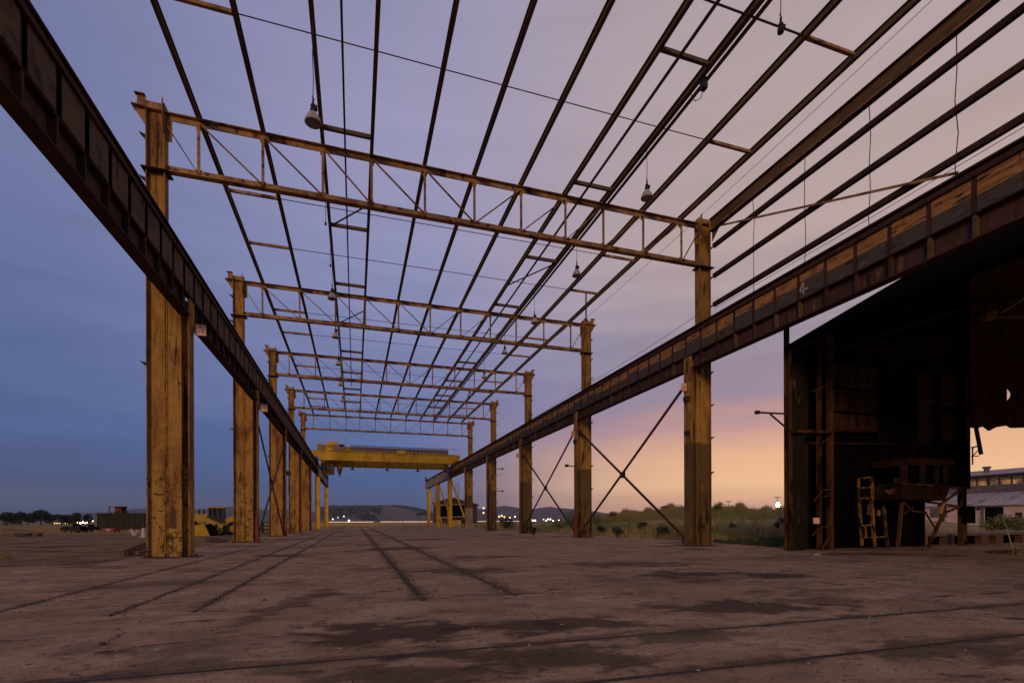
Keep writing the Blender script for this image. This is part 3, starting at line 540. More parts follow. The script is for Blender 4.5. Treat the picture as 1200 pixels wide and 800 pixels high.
# ================================================================== TRUSSES
def truss(k):
    yc = FR[k]+.19
    t_ = thing('roof_truss', (4.55, yc, 12.8), ['ochre steel roof truss spanning the hall, nearest and largest one'][0] if k == 0 else f'ochre steel roof truss spanning the hall, {ORD[k]} from the camera', 'truss', 'roof trusses across the hall')
    x0, x1 = -5.955, 15.055
    MB().box(x0, x1, yc-.015, yc+.015, 14.56, 14.755).box(x0, x1, yc-.12, yc+.12, 14.756, 14.785).build('top_chord', 'truss', t_)
    MB().box(x0, x1, yc-.015, yc+.015, 12.86, 13.06).box(x0, x1, yc-.12, yc+.12, 12.83, 12.859).build('bottom_chord', 'truss', t_)
    for x in PX: MB().box(x-.045, x+.045, yc-.055, yc-.016, 12.95, 14.68).build('vertical', 'truss', t_)
    def dg(a, za, b_, zb): MB().bar((a, yc-.085, za), (b_, yc-.085, zb), .03, .085, (0, 1, 0)).build('diagonal', 'truss', t_)
    dg(-5.9, 14.30, PX[0]-.05, 12.98); dg(15.0, 14.30, PX[10]+.05, 12.98)
    for i in range(5): dg(PX[i]+.04, 14.62, PX[i+1]-.06, 12.98)
    for i in range(5): dg(PX[10-i]-.04, 14.62, PX[9-i]+.06, 12.98)
    gp = MB()
    for x in PX: gp.box(x-.09, x+.09, yc+.016, yc+.028, 14.46, 14.60); gp.box(x-.09, x+.09, yc+.016, yc+.028, 13.0, 13.12)
    gp.build('gusset_plates', 'truss', t_, kind='stuff')
for k in range(5): truss(k)

# ================================================================== ROOF
def ibeam(m, p, q, h, w, tf=.014):
    """beam along +Y from y=p to y=q ; x,z centre given"""
YA, YB = 3.0, FR[4]+.4
for i, x in enumerate(PX):
    hv = i in (8,)
    w = .15 if hv else .118; h = .22
    m = MB(); m.box(x-.008, x+.008, YA, YB, 14.80, 14.79+h); m.box(x-w/2, x+w/2, YA, YB, 14.787, 14.799); m.box(x-w/2, x+w/2, YA, YB, 14.79+h+.001, 14.79+h+.014)
    lab = 'dark steel roof purlin running away overhead, ' + ('leftmost' if i == 0 else 'rightmost' if i == 10 else f'{ORD[i]} from the left')
    t_ = thing('roof_purlin', (x, YA, 14.79), lab, 'purlin', 'long roof purlins'); m.build('beam', 'purlin', t_)
    bo = MB()
    for k in range(5): bo.box(x-w/2-.02, x+w/2+.02, FR[k]+.12, FR[k]+.26, 14.786, 14.83)
    bo.build('clips', 'rust', t_)
# extra members seen alongside the purlins
MB().box(10.36, 10.44, 3, FR[4], 14.72, 14.80).build('cable_tray', 'purlin', base=(10.4, 3, 14.7), cat='cable tray', label='narrow cable tray fixed beside the third purlin from the right')
MB().tube((-.30, 3, 14.72), (-.30, 52.6, 14.72), .032, 8).build('roof_pipe', 'rust', base=(-.3, 3, 14.7), cat='pipe', label='thin rusty pipe overhead between the third and fourth purlins from the left')
MB().tube((9.10, 3, 14.74), (9.10, 60, 14.74), .05, 8).build('roof_pipe', material('blue_grey_conduit', [(.07, .065, .09), (.10, .09, .12)], 2, rough=.6), base=(9.1, 3, 14.7), cat='pipe', label='blue grey conduit overhead running between two purlins on the right')
n = 0
for k in range(-1, 4):
    for j, dyy in enumerate((4.063, 8.127)):
        yy = Y0+BAY*k+dyy; th = .03 if (k == -1 and j == 0) else .016; zz = 14.89
        where = f'{ORD[n]} cross line of the roof from the camera'
        xa = PX[1] if not (k == -1 and j == 0) else PX[1]
        MB().tube((xa, yy, zz), (PX[9], yy, zz), th, 6).build('sag_rod', 'rust', base=(4.5, yy, zz), cat='rod', group='thin sag rods across the roof', label=f'thin dark sag rod under the purlins, {ORD[n]} from the camera')
        for a, b_, sd in ((PX[0], PX[1], 'left'), (PX[9], PX[10], 'right')):
            MB().box(a+.055, b_-.055, yy-.05, yy+.05, 14.83, 14.842).box(a+.055, b_-.055, yy-.006, yy+.006, 14.843, 14.97).build('roof_strut', 'truss', base=((a+b_)/2, yy, 14.9), cat='strut', group='short struts between outer purlins', label=f'short brown strut between outer {sd} purlins, {ORD[n]} from the camera')
        n += 1
n = 0
for i in range(9):
    yy = 12.52+5.98*i
    for a, b_, sd in ((PX[2], PX[3], 'left'), (PX[7], PX[8], 'right')):
        MB().box(a+.055, b_-.06, yy-.055, yy+.055, 14.81, 14.824).box(a+.055, b_-.06, yy-.006, yy+.006, 14.825, 14.98).build('walkway_strut', 'purlin', base=((a+b_)/2, yy, 14.9), cat='strut', group='dark struts between paired inner purlins', label=f'dark cross strut between paired {sd} inner purlins, {ORD[i]} from the camera')
for i, (y1, y2, a, b_) in enumerate([(24.6, 22.4, PX[2], PX[3]), (36.5, 33.8, PX[2], PX[3]), (27.8, 24.6, PX[7], PX[8])]):
    MB().bar((a, y1, 14.85), (b_, y2, 14.85), .05, .05).build('roof_brace', 'rust', base=((a+b_)/2, y1, 14.85), cat='brace', label=f'slanting bar between paired inner purlins, {["nearer left one", "farther left one", "one on the right"][i]}')

# right wall strip: eave beam, girts, rods, brace
ya, yb = 4.0, Y0-.02
eb = thing('eave_beam', (15.6, ya, 14.4), 'heavy rusty eave beam running to the nearest right column top', 'beam')
MB().box(15.62, 15.645, ya, yb, 14.42, 14.95).build('web', material('brown_eave_web', [(.09, .05, .024), (.18, .105, .045)], 1.2, (1, .4, 1.5), layers=[((.22, .10, .035), 2, (1, .3, 3), .56, .66)]), eb)
MB().box(15.54, 15.74, ya, yb, 14.385, 14.419).box(15.54, 15.74, ya, yb, 14.951, 14.98).build('flanges', 'rust', eb)
MB().box(15.585, 15.619, ya, yb, 14.42, 14.50).build('lit_edge_strip', 'truss', eb)  # added paler strip, standing for light caught along the bottom flange
MB().prism([(15.68, yb-.02, 14.38), (15.68, yb-.02, 13.95), (15.68, yb-.5, 14.38)], (.02, 0, 0)).build('haunch_plate', 'truss', eb)
for i, z in enumerate((13.74, 12.36, 11.05)):
    MB().box(15.66, 15.68, ya, yb-.06, z-.09, z+.09).box(15.681, 15.80, ya, yb-.06, z-.09, z-.078).box(15.681, 15.80, ya, yb-.06, z+.078, z+.09).build('wall_girt', 'rust', base=(15.7, ya, z), cat='girt', group='bare wall girts', label=f'bare dark wall girt right of the hall, {["top", "middle", "lowest"][i]} of three')
for i, y in enumerate((16.66, 14.2, 11.78, 9.37)):
    pts = [Vector((15.74+(.03 if j % 2 else -.02)*(1 if 0 < j < 5 else 0), y+random.uniform(-.03, .03), 14.38-j*.88)) for j in range(6)]
    MB().path(pts, .013).build('wall_sag_rod', 'rust', base=(15.74, y, 9.9), cat='rod', group='thin rods hanging through the wall girts', label=f'thin vertical rod hanging through the wall girts, {ORD[i]} from the nearest right column')
MB().bar((15.60, 18.4, 14.30), (15.60, 9.25, 10.55), .025, .075).build('wall_brace', 'truss', base=(15.6, 14, 12), cat='brace', label='long slanting brace across the bare girts on the right')
def cable(p, q, sag, r, lab, nn=14):
    p, q = Vector(p), Vector(q); pts = [p.lerp(q, i/nn)-Vector((0, 0, sag*4*(i/nn)*(1-i/nn))) for i in range(nn+1)]
    MB().path(pts, r, 4).build('cable', 'darkmetal', base=tuple(p), cat='cable', label=lab)
cable((15.1, 4, 15.66), (15.1, 31.3, 15.02), .25, .011, 'thin cable slung overhead past the nearest right column')
cable((15.72, 4, 10.85), (15.72, 19.0, 10.85), .05, .010, 'thin cable just under the lowest wall girt')
cable((15.05, 19.2, 10.62), (15.05, 31.2, 10.45), .12, .012, 'thin cable above the right girder, nearest span between columns')
cable((15.05, 31.4, 10.45), (15.05, 43.4, 10.35), .12, .012, 'thin cable above the right girder, second span between columns')
MB().tube((15.3, 31.4, 15.0), (15.3, 31.4, 16.9), .05, 6).tube((15.3, 31.4, 15.0), (15.3, 31.4, 15.15), .16, 8, .05).build('mast_stub', 'rust', base=(15.3, 31.4, 15), cat='pole', label='short pole on top of the second right column')

# ================================================================== SIDE X BRACES
def xbrace(x, k, lab):
    t_ = thing('cross_brace', (x, FR[k], 0), lab, 'cross brace', 'X braces between columns')
    y0, y1 = FR[k]+.6, FR[k+1]-.02
    MB().bar((x, y0, 7.45), (x, y1, .25), .07, .12).build('diagonal_bar', 'rust', t_); MB().bar((x+.075, y0, .25), (x+.075, y1, 7.25), .07, .12).build('diagonal_bar', 'rust', t_)
    c_ = Vector((x+.037, (y0+y1)/2, 3.8)); MB().obox(c_, (.08, 0, 0), (0, .17, 0), (0, 0, .17)).build('centre_plate', 'rust', t_)
    for y_, z_ in ((y0+.1, 7.4), (y0+.1, .25), (y1-.1, 7.2), (y1-.1, .3)): MB().box(x-.045, x+.12, y_-.14, y_+.14, z_-.16, z_+.16).build('end_plate', 'rust', t_)
xbrace(14.68, 0, 'large rusty X brace between the first and second right columns')
xbrace(14.68, 1, 'rusty X brace between the second and third right columns')
xbrace(-5.46, 1, 'dark X brace between the second and third left columns')

# ================================================================== PENDANT LAMPS
def lamp(x, y, z, lab, full=True, top=14.8, tilt=0.0):
    t_ = thing('pendant_lamp', (x, y, z), lab, 'lamp', 'high bay pendant lamps under the roof')
    if full:
        m = MB(); m.lathe((x, y, z-.14), [(.215, 0), (.225, .02), (.215, .04), (.19, .12), (.145, .21), (.10, .27), (.075, .30)], 20); m.lathe((x, y, z-.135), [(.21, .004), (.185, .11), (.13, .20), (.03, .25)], 20)
        m.build('reflector', 'lampwhite', t_, smooth=True)
    m = MB(); m.lathe((x, y, z+.16), [(.0, -.02), (.075, -.02), (.08, .06), (.06, .13), (.07, .16), (.05, .22), (.0, .22)], 12); m.box(x-.04, x+.11, y-.05, y+.05, z+.24, z+.34); m.build('socket_housing', 'darkmetal', t_)
    MB().tube((x, y, z+.38), (x+.004, y, z+.52), .028, 6).tube((x+.03, y, z+.52), (x-.03, y, z+.6), .015, 5).build('hook', 'rust', t_)
    MB().path([(x, y, z+.52), (x+.01, y, z+1.1), (x-.01, y, z+1.7), (x, y, top)], .011, 5).build('cord', 'darkmetal', t_)
for i, (y, z) in enumerate([(14.51, 12.10), (26.26, 12.33), (31.06, 12.09), (36.54, 12.12), (41.82, 12.08), (48.97, 12.41)]):
    lamp(PX[2]+.02, y, z, f'white bell lamp hanging in the left line, {"nearest and largest" if i == 0 else ORD[i]+" from the camera"}')
for i, (y, z) in enumerate([(15.96, 13.11), (22.03, 13.11), (27.98, 13.08), (34.22, 13.27), (40.18, 13.14), (45.7, 12.91)]):
    lamp(PX[8]+.02, y, z, f'white bell lamp hanging in the right line, {"nearest and largest" if i == 0 else ORD[i]+" from the camera"}')
lamp(PX[8], 9.91, 13.25, 'bare lamp fitting without reflector at the top right', full=False)
jb = thing('lamp_junction', (10.3, 12.9, 14.6), 'small dark junction with looping wires under the third purlin from the right', 'junction box')
MB().box(10.22, 10.38, 12.8, 12.98, 14.45, 14.78).build('housing', 'darkmetal', jb); MB().path([(10.3, 12.9, 14.5), (10.36, 13.1, 14.36), (10.3, 13.3, 14.42), (10.25, 13.4, 14.6), (10.27, 13.45, 14.78)], .012).build('wire', 'darkmetal', jb)
for i, (y, z) in enumerate([(21.0, 12.1), (25.0, 12.4)]):
    MB().tube((PX[2], y, 14.78), (PX[2], y, z+.9), .010, 5).lathe((PX[2], y, z+.75), [(0, 0), (.04, .02), (.04, .12), (0, .15)], 8).build('bare_cord', 'darkmetal', base=(PX[2], y, z), cat='cord', label=['bare cord with empty socket hanging behind the nearest truss', 'bare cord with empty socket hanging in the second roof bay'][i])

# ================================================================== OVERHEAD CRANE
CYC = 75.0
cr = thing('overhead_crane', (4.6, CYC, 9.97), 'yellow overhead travelling crane spanning the far end of the hall', 'crane')
m = MB(); m.box(-5.9, -4.75, CYC, CYC+.6, 10.35, 11.15); m.box(14.1, 15.3, CYC, CYC+.6, 10.0, 11.15); m.box(-4.75, 14.1, CYC, CYC+.6, 9.82, 11.15); m.build('front_girder', 'yellow', cr)
m = MB(); m.box(-4.75, 14.1, CYC+2.9, CYC+3.5, 9.22, 11.12); m.build('rear_girder', 'yellow', cr)
m = MB(); m.box(-5.6, 15.0, CYC-.12, CYC-.001, 11.12, 11.2); m.box(-4.7, 14.0, CYC-.10, CYC-.001, 9.82, 9.9); m.build('girder_flange', 'yellow', cr)
for xx in (LC, RC):
    m = MB(); m.box(xx-.22, xx+.22, CYC-.9, CYC+4.4, 10.14, 10.34); et = m.build('end_truck', 'yellow', cr)
    for yq in (CYC-.4, CYC+3.9): MB().tube((xx-.06, yq, 10.17), (xx+.06, yq, 10.17), .2, 12).build('wheel', 'darkmetal', cr)
for i in range(26):
    x = -.6+i*.56; MB().box(x-.02, x+.02, CYC+.02, CYC+.06, 11.2, 12.0).build('railing_post', 'darkmetal', cr)
m = MB(); m.box(-.6, 13.5, CYC+.02, CYC+.06, 11.98, 12.06); m.box(-.6, 13.5, CYC+.025, CYC+.055, 11.6, 11.64); m.build('handrail', 'darkmetal', cr)
m = MB(); m.box(-.6, 13.5, CYC+.065, CYC+.08, 11.22, 11.9); m.build('mesh_panel', material('pinkish_mesh', [(.22, .16, .15), (.30, .22, .20)], 4, (8, 1, 1)), cr)
m = MB()
for x in (-5.8, -4.9, -4.0): m.box(x-.02, x+.02, CYC+.1, CYC+.14, 11.15, 12.2)
m.box(-5.8, -4.0, CYC+.1, CYC+.14, 12.15, 12.2)
for x in (13.7, 14.5, 15.2): m.box(x-.02, x+.02, CYC+.1, CYC+.14, 11.15, 12.2)
m.box(13.7, 15.2, CYC+.1, CYC+.14, 12.1, 12.15); m.build('end_railing', 'yellow', cr)
DX = -2.2
tr_ = MB(); tr_.box(-2.9+DX, 1.2+DX, CYC+.3, CYC+3.2, 11.25, 11.55); tr_.build('trolley_frame', 'yellow', cr)
MB().box(-2.9+DX, -.9+DX, CYC+.4, CYC+2, 11.56, 12.1).build('trolley_body', 'yellow', cr)
MB().tube((-1.5+DX, CYC+.5, 12.15), (-.1+DX, CYC+.5, 12.15), .42, 14).build('hoist_drum', 'yellow', cr)
MB().box(0+DX, .8+DX, CYC+.5, CYC+1.4, 11.56, 12.2).build('motor', 'rust', cr)
MB().box(.9+DX, 1.6+DX, CYC+.4, CYC+1.2, 11.3, 11.9).build('motor', 'yellow', cr)
MB().box(-5.0, -4.2, CYC+.1, CYC+.2, 11.2, 12.0).build('control_box', 'whitefoot', cr); MB().box(-.9+DX, .9+DX, CYC+.2, CYC+.29, 11.3, 11.85).build('control_box', 'whitefoot', cr)
m = MB()
for x in (-2.6, -1.0, 1.0): m.box(x-.02+DX, x+.02+DX, CYC+.2, CYC+.24, 11.5, 12.95)
m.box(-2.6+DX, 1.0+DX, CYC+.2, CYC+.24, 12.9, 12.95); m.build('trolley_railing', 'yellow', cr)
MB().box(5.9, 7.2, CYC-.25, CYC-.13, 11.0, 11.55).build('nameplate_box', 'yellow', cr)
HX = -2.1
MB().tube((HX, CYC+1.6, 11.2), (HX, CYC+1.6, 9.1), .03, 6).build('hoist_rope', 'darkmetal', cr)
hk = MB(); hk.lathe((HX, CYC+1.6, 7.85), [(.0, -.35), (.06, -.3), (.06, .0), (.14, .1), (.36, .75), (.42, 1.1), (.35, 1.3), (.12, 1.45), (0, 1.45)], 14); hk.build('hook_block', 'column', cr, label='pear shaped hook block hanging from the crane')
CX0, CX1 = -4.5, -2.85
MB().box(CX0, CX1, CYC+.4, CYC+2.2, 7.95, 8.4).build('cab_base', 'column', cr); MB().box(CX0, CX1, CYC+.4, CYC+2.2, 9.3, 9.6).build('cab_roof', 'rust', cr)
for f_ in (0, .33, .66, 1):
    for y_ in (CYC+.41, CYC+2.1):
        x = CX0+.04+(CX1-CX0-.08)*f_; MB().box(x-.045, x+.045, y_, y_+.08, 8.4, 9.3).build('cab_post', 'darkmetal', cr)
MB().box(CX0+.05, CX1-.05, CYC+.44, CYC+.46, 8.41, 9.29).build('cab_window', 'dirtyglass', cr)
MB().box(CX0-.05, CX1+.05, CYC+.35, CYC+.39, 7.95, 8.12).build('cab_trim', 'yellow', cr)
for p_, q_ in (((-4.9, 10.3), (-4.9, 8.3)), ((-3.9, 10.3), (-4.9, 8.6)), ((-4.9, 8.0), (-4.5, 8.0))): MB().bar((p_[0], CYC+.3, p_[1]), (q_[0], CYC+.3, q_[1]), .1, .1).build('cab_hanger', 'yellow', cr)
for i, x in enumerate((-.35, 4.55, 9.0, 13.2)): MB().lathe((x, CYC+.7, 8.62), [(.0, .42), (.1, .4), (.14, .16), (.36, 0), (.33, 0)], 12).tube((x, CYC+.7, 9.0), (x, CYC+.7, 9.85), .05, 6).build('crane_lamp', 'darkmetal', cr)
m = MB()
for x in (13.3, 13.9): m.bar((x, CYC+.3, 8.4), (x, CYC+.3, 9.6), .05, .05)
for z in (8.5, 8.8, 9.1, 9.4): m.bar((13.3, CYC+.3, z), (13.9, CYC+.3, z), .04, .04)
m.build('access_ladder', 'darkmetal', cr)

# ================================================================== RUINED SHED (right)
PYc = 13.9
def cpt(px, py, Yp=PYc):
    x = (px-600)/FPX; yv = (CY-py)/FPX; d_ = Vector((x*CC+SS, -x*SS+CC, yv)); t__ = Yp/d_.y
    return Vector((d_.x*t__, Yp, HC+d_.z*t__))
SX0, SY0 = 15.85, 15.05
def roofz(x): return 7.72+.565*(x-SX0) if x < 29.6 else 7.72+.565*(29.6-SX0)-.565*(x-29.6)
sh = thing('ruined_shed', (SX0, SY0, 0), 'dark open fronted ruined steel shed with gabled roof on the right', 'building')
m = MB()
for x0, x1 in ((SX0-.1, 29.6), (29.6, 43.4)):
    m.prism([(x0, SY0-.1, roofz(x0)), (x1, SY0-.1, roofz(x1)-.001), (x1, SY0-.1, roofz(x1)+.18), (x0, SY0-.1, roofz(x0)+.18)], (0, -20, 0))
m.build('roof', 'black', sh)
m = MB().bar((SX0, SY0-.04, roofz(SX0)-.16), (29.6, SY0-.04, roofz(29.6)-.16), .08, .24, (0, 0, 1)); m.build('rake_beam', 'rust', sh)
for i in range(8):
    x = 17.5+i*1.65; MB().bar((x, SY0, roofz(x)-.12), (x, SY0-19.5, roofz(x)-.12), .10, .16).build('roof_purlin', 'soot_shade_wall', sh)
# front corner post with flange and dark panel
MB().box(15.83, 16.06, SY0+.14, SY0+.2, 0, 8.75).box(15.83, 15.86, SY0-.16, SY0-.001, 0, 7.85).build('corner_post', 'soot_shade_post', sh)
MB().box(16.01, 16.68, SY0+.03, SY0+.06, 0, 7.9).build('corner_panel', material('grey_brown_panel', [(.014, .012, .010), (.026, .021, .016)], 1.2, (1, 1, .3), spec=0, layers=[((.13, .10, .08), 6, (1, 1, .5), .66, .7, .9, 2.0), ((.10, .05, .03), 5, (1, 1, .2), .6, .68)]), sh)
for x, y, w, mt, top in ((16.95, 15.35, .05, 'rust', 8.1), (17.25, 15.5, .16, 'soot_shade_wall', 8.5), (17.42, 15.0, .05, 'soot_shade_post', 8.3), (17.98, 15.0, .15, 'soot_shade_post', 8.6), (26.0, 15.2, .30, 'soot_shade_post', 1.35), (26.0, 15.21, .28, 'black', 13.3)):
    z0 = 1.352 if top == 13.3 else 0
    MB().box(x-w/2, x+w/2, y, y+.2, z0, top).build('post', mt, sh)
MB().box(25.8, 26.35, 15.0, 15.19, 1.0, 1.75).build('switch_box', 'black', sh)
for p, q, w in (((17.1, 15.1, 6.2), (17.98, 15.1, 6.55), .06), ((17.1, 15.1, 4.15), (17.98, 15.1, 4.35), .06), ((17.42, 14.97, 2.35), (17.98, 14.97, 2.35), .05), ((17.42, 14.97, 2.1), (17.98, 14.97, 2.1), .05), ((17.0, 14.97, 1.9), (17.42, 14.97, 2.3), .05), ((17.42, 14.97, .9), (17.98, 14.97, .9), .04), ((17.42, 14.97, .05), (17.98, 14.97, .78), .06), ((16.9, 14.97, .55), (17.3, 14.97, .85), .04), ((17.2, 15.1, 8.2), (17.98, 15.1, 7.5), .08)):
    MB().bar(p, q, w, w).build('brace_bar', 'soot_shade_post', sh)
MB().bar(cpt(977, 412, 15.4), cpt(1185, 345, 15.4), .08, .10).build('rafter_tie', 'soot_shade_post', sh)
MB().bar((22.8, 15.4, 9.4), (22.8, 15.4, 10.6), .1, .1).build('hanger_bar', 'soot_shade_wall', sh)
MB().bar(cpt(944, 505, 15.4), cpt(1030, 507, 15.4), .08, .10).build('cross_beam', 'soot_shade_wall', sh)
MB().bar((16.0, 15.02, 4.55), (17.9, 15.02, 4.62), .3, .1).build('ledge', 'soot_shade_post', sh)
# partition: black lower wall, brown ribbed siding, right portion with ragged hole
PY = 15.6
def wallpt(px, py):
    x = (px-600)/FPX; yv = (CY-py)/FPX; d_ = Vector((x*CC+SS, -x*SS+CC, yv)); t__ = (PY-.03)/d_.y
    return d_.x*t__, HC+d_.z*t__
def wallpoly(pts, dy, th):
    m = MB(); m.prism([(wallpt(a, b_)[0], PY+dy, wallpt(a, b_)[1]) for a, b_ in pts], (0, th, 0)); return m
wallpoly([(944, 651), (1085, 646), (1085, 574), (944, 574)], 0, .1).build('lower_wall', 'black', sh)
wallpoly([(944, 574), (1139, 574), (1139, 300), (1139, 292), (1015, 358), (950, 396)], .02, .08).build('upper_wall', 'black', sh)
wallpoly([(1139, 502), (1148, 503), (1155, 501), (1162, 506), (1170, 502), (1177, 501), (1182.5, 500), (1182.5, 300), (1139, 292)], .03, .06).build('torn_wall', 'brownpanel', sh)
arc_ = [(1182.5+5.5*math.sin(math.pi*i/8), 472-17*i/8) for i in range(9)]
wallpoly([(1182.5, 500), (1188, 503), (1290, 500), (1290, 300), (1182.5, 300)]+arc_[::-1], .03, .06).build('torn_wall', 'brownpanel', sh)
for i in range(9):
    xa = 1139+i*17; wallpoly([(xa, 497), (xa+15.5, 497), (xa+15.5, 482), (xa, 482)], -.02, .04).build('siding_panel', 'brownpanel', sh)
for i in range(5):
    for yy in (404, 418): wallpoly([(1000+i*27, yy+12-i*3), (1025+i*27, yy+12-i*3), (1025+i*27, yy-i*3), (1000+i*27, yy-i*3)], -.02, .03).build('siding_panel', 'soot_shade_wall', sh)
for i, (p, q) in enumerate((((945, 520), (1085, 522)), ((1030, 360), (1200, 352)), ((1050, 380), (1139, 378)), ((985, 425), (1139, 424)))): MB().bar(cpt(*p, 15.45), cpt(*q, 15.45), .07, .09).build('wall_beam', 'soot_shade_wall', sh)
for ci in range(5):
    for ri in range(3):
        xa, _ = wallpt(972+ci*11.6, 470); xb, _ = wallpt(982+ci*11.6, 470)
        za, zb = wallpt(1000, (506, 484, 456)[ri])[1], wallpt(1000, (486, 458, 429)[ri])[1]
        pn = MB().box(xa, xb, PY-.04, PY-.01, za, zb-.03); pn.build('siding_panel', 'brownpanel', sh)
        rb = MB()
        nr = 6
        for j in range(nr): z = za+(zb-za)*(j+.5)/nr; rb.box(xb-.16, xb-.01, PY-.08, PY-.041, z-.025, z+.025)
        rb.build('siding_ribs', 'soot_shade_post', sh, kind='stuff')
for (a, b_, c_, d_) in ((1075, 438, 1092, 520), (1104, 486, 1136, 522), (1104, 440, 1134, 480), (1140, 470, 1158, 497), (1194, 455, 1215, 478)):
    xa, zt = wallpt(a, b_); xb, zb = wallpt(c_, d_); MB().box(xa, xb, PY-.05, PY-.01, zb, zt).build('siding_panel', 'brownpanel', sh)
for (a, b_, c_, d_) in ((1074, 468, 1094, 475), (1105, 473, 1138, 480), (1136, 462, 1155, 464), (1105, 455, 1113, 458), (1158, 459, 1176, 462), (1148, 476, 1180, 478)):
    xa, zt = wallpt(a, b_); xb, zb = wallpt(c_, d_); MB().box(xa, xb, PY-.10, PY-.06, zb, zt).build('wall_rail', 'soot_shade_post', sh)
for i in range(44):       # corrugation ribs on the lower and upper sheets
    px = 950+i*4.3
    if px < 1083: wallpoly([(px, 648), (px+1.3, 648), (px+1.3, 576), (px, 576)], -.03, .03).build('corrugation', 'black', sh)
    if px > 1030: wallpoly([(px, 572), (px+1.3, 572), (px+1.3, 430), (px, 430)], -.01, .03).build('corrugation', 'soot_shade_wall', sh)
# bright gap
# hanging operator cab / machine in the shed
oc = thing('operator_cab', (22.2, 13.9, 2.2), 'derelict brown operator cab with broken windows inside the dark shed', 'operator cab')
PYc = 13.9
def quadpx(m, pts, th, Yp=PYc): m.prism([cpt(a, b_, Yp) for a, b_ in pts], (0, th, 0))
m = MB(); quadpx(m, [(1057, 567), (1114, 571), (1108, 588), (1057, 586)], 1.5); m.build('lower_body', 'soot_shade_wall', oc)
m = MB(); quadpx(m, [(1066, 538), (1118, 540), (1119, 547), (1066, 546)], 1.5); m.build('roof', material('brown_cab_roof', [(.022, .010, .005), (.045, .02, .01)], 2, spec=0), oc)
for a in ((1057, 1064), (1081, 1086), (1098, 1101), (1108, 1111)):
    m = MB(); quadpx(m, [(a[0], 546), (a[1], 546), (a[1]-1, 570), (a[0]-1, 570)], .1); m.build('window_post', 'soot_shade_wall', oc)
m = MB(); quadpx(m, [(1056, 567), (1101, 570), (1101, 571.5), (1056, 569)], -.06); m.build('sill_rail', 'soot_shade_post', oc)
m = MB(); quadpx(m, [(1057, 546), (1112, 547), (1108, 570), (1057, 568)], .05, PYc+.3); m.build('dark_glazing', 'black', oc)  # black pane, the shed's shade put into its colour
for i in range(6):
    x = 1062+i*8; m = MB(); quadpx(m, [(x, 573), (x+4, 573.3), (x+4, 580), (x, 580)], -.05); m.build('lower_panel', 'soot_shade_wall', oc)
m = MB(); quadpx(m, [(1033, 576), (1046, 573), (1051, 571), (1047, 578), (1038, 581)], -.1); m.build('torn_sheet', 'soot_shade_post', oc)
m = MB(); quadpx(m, [(1046, 566), (1049, 562), (1053, 568), (1048, 568)], -.1); m.build('torn_sheet', 'soot_shade_post', oc)
ts = thing('trestle', cpt(1095, 640, 14.2), 'thin dark steel trestle with raking braces beneath the cab', 'trestle')
def sb(p, q, r, Yp=14.2, mt='soot_shade_post', nm='bar', par=ts): MB().bar(cpt(*p, Yp), cpt(*q, Yp), r, r).build(nm, mt, par)
for p, q, r in (((1088, 642), (1105, 604), .10), ((1105, 604), (1106, 594), .12), ((1105, 603), (1126, 595), .07), ((1055, 585), (1126, 595), .08), ((1100, 594), (1131, 572), .08), ((1126, 595), (1130, 574), .06), ((1085, 603), (1096, 620), .05), ((1056, 586), (1068, 600), .05), ((1068, 600), (1086, 602), .06), ((1060, 603), (1070, 596), .05), ((1052, 642), (1057, 590), .10), ((1110, 573), (1131, 573), .06)): sb(p, q, r)
MB().prism([cpt(1101, 602, 14.15), cpt(1106, 590, 14.15), cpt(1108, 592, 14.15), cpt(1104, 604, 14.15)], (0, .05, 0)).build('gusset', 'truss', ts)
# yellow step ladder / access frame
yl = thing('access_ladder', cpt(1022, 643, 15.0), 'worn yellow two tier access ladder frame standing in the shed', 'ladder')
def yb_(p, q, r, Yp=15.0): MB().bar(cpt(*p, Yp), cpt(*q, Yp), r, r).build('rail', 'yladder', yl)
for p, q, r in (((1007, 586), (1010, 640), .08), ((1021, 586), (1025, 643), .10), ((1035, 586), (1040, 643), .09), ((1006, 562), (1006.5, 586), .07), ((1022, 560), (1022.5, 586), .08)): yb_(p, q, r)
for p, q in (((1006, 562), (1022, 560)), ((1006, 573), (1022, 572)), ((1006, 585), (1036, 584)), ((1009, 617), (1024, 616)), ((1010, 631), (1038, 630)), ((1014, 617), (1015, 631)), ((1022, 600), (1025, 600))):
    MB().bar(cpt(*p, 15.02), cpt(*q, 15.02), .05, .05).build('rung', 'yladder', yl)
for i, (x, y, w, h) in enumerate([(1019, 598, 4, 12), (1026, 600, 2, 9), (1030, 602, 2, 7)]):
    a = cpt(x, y+h/2, 15.2); b2 = cpt(x+w, y-h/2, 15.2); MB().box(a.x, b2.x, 15.2, 15.3, a.z, b2.z).build('fixing_panel', ['sign', 'soot_shade_wall', 'whitefoot'][i], yl)
ws = cpt(953.5, 614.5, 14.9); we = cpt(960.5, 607.5, 14.9)
MB().box(ws.x, we.x, 14.90, 14.92, ws.z, we.z).build('notice', 'sign', base=tuple(ws), cat='sign', label='small blank cream notice on the shed pipe')
fb = thing('floodlight', cpt(1165, 371, 14.2), 'orange brown floodlight box on two bars under the shed roof', 'floodlight')
m = MB(); m.prism([cpt(1157.5, 368, 14.2), cpt(1157.5, 378, 14.2), cpt(1170.5, 375, 14.2), cpt(1170.5, 364.5, 14.2)], (0, .25, 0)); m.build('housing', 'column', fb)
MB().bar(cpt(1171, 374, 14.25), cpt(1215, 373, 14.25), .07, .07).bar(cpt(1172, 370, 14.25), cpt(1215, 343, 14.25), .07, .07).build('mounting_bars', 'truss', fb)
pb = thing('wall_bracket', (15.9, 15.1, 4.5), 'dark triangular bracket arm sticking out left from the shed corner post', 'bracket')
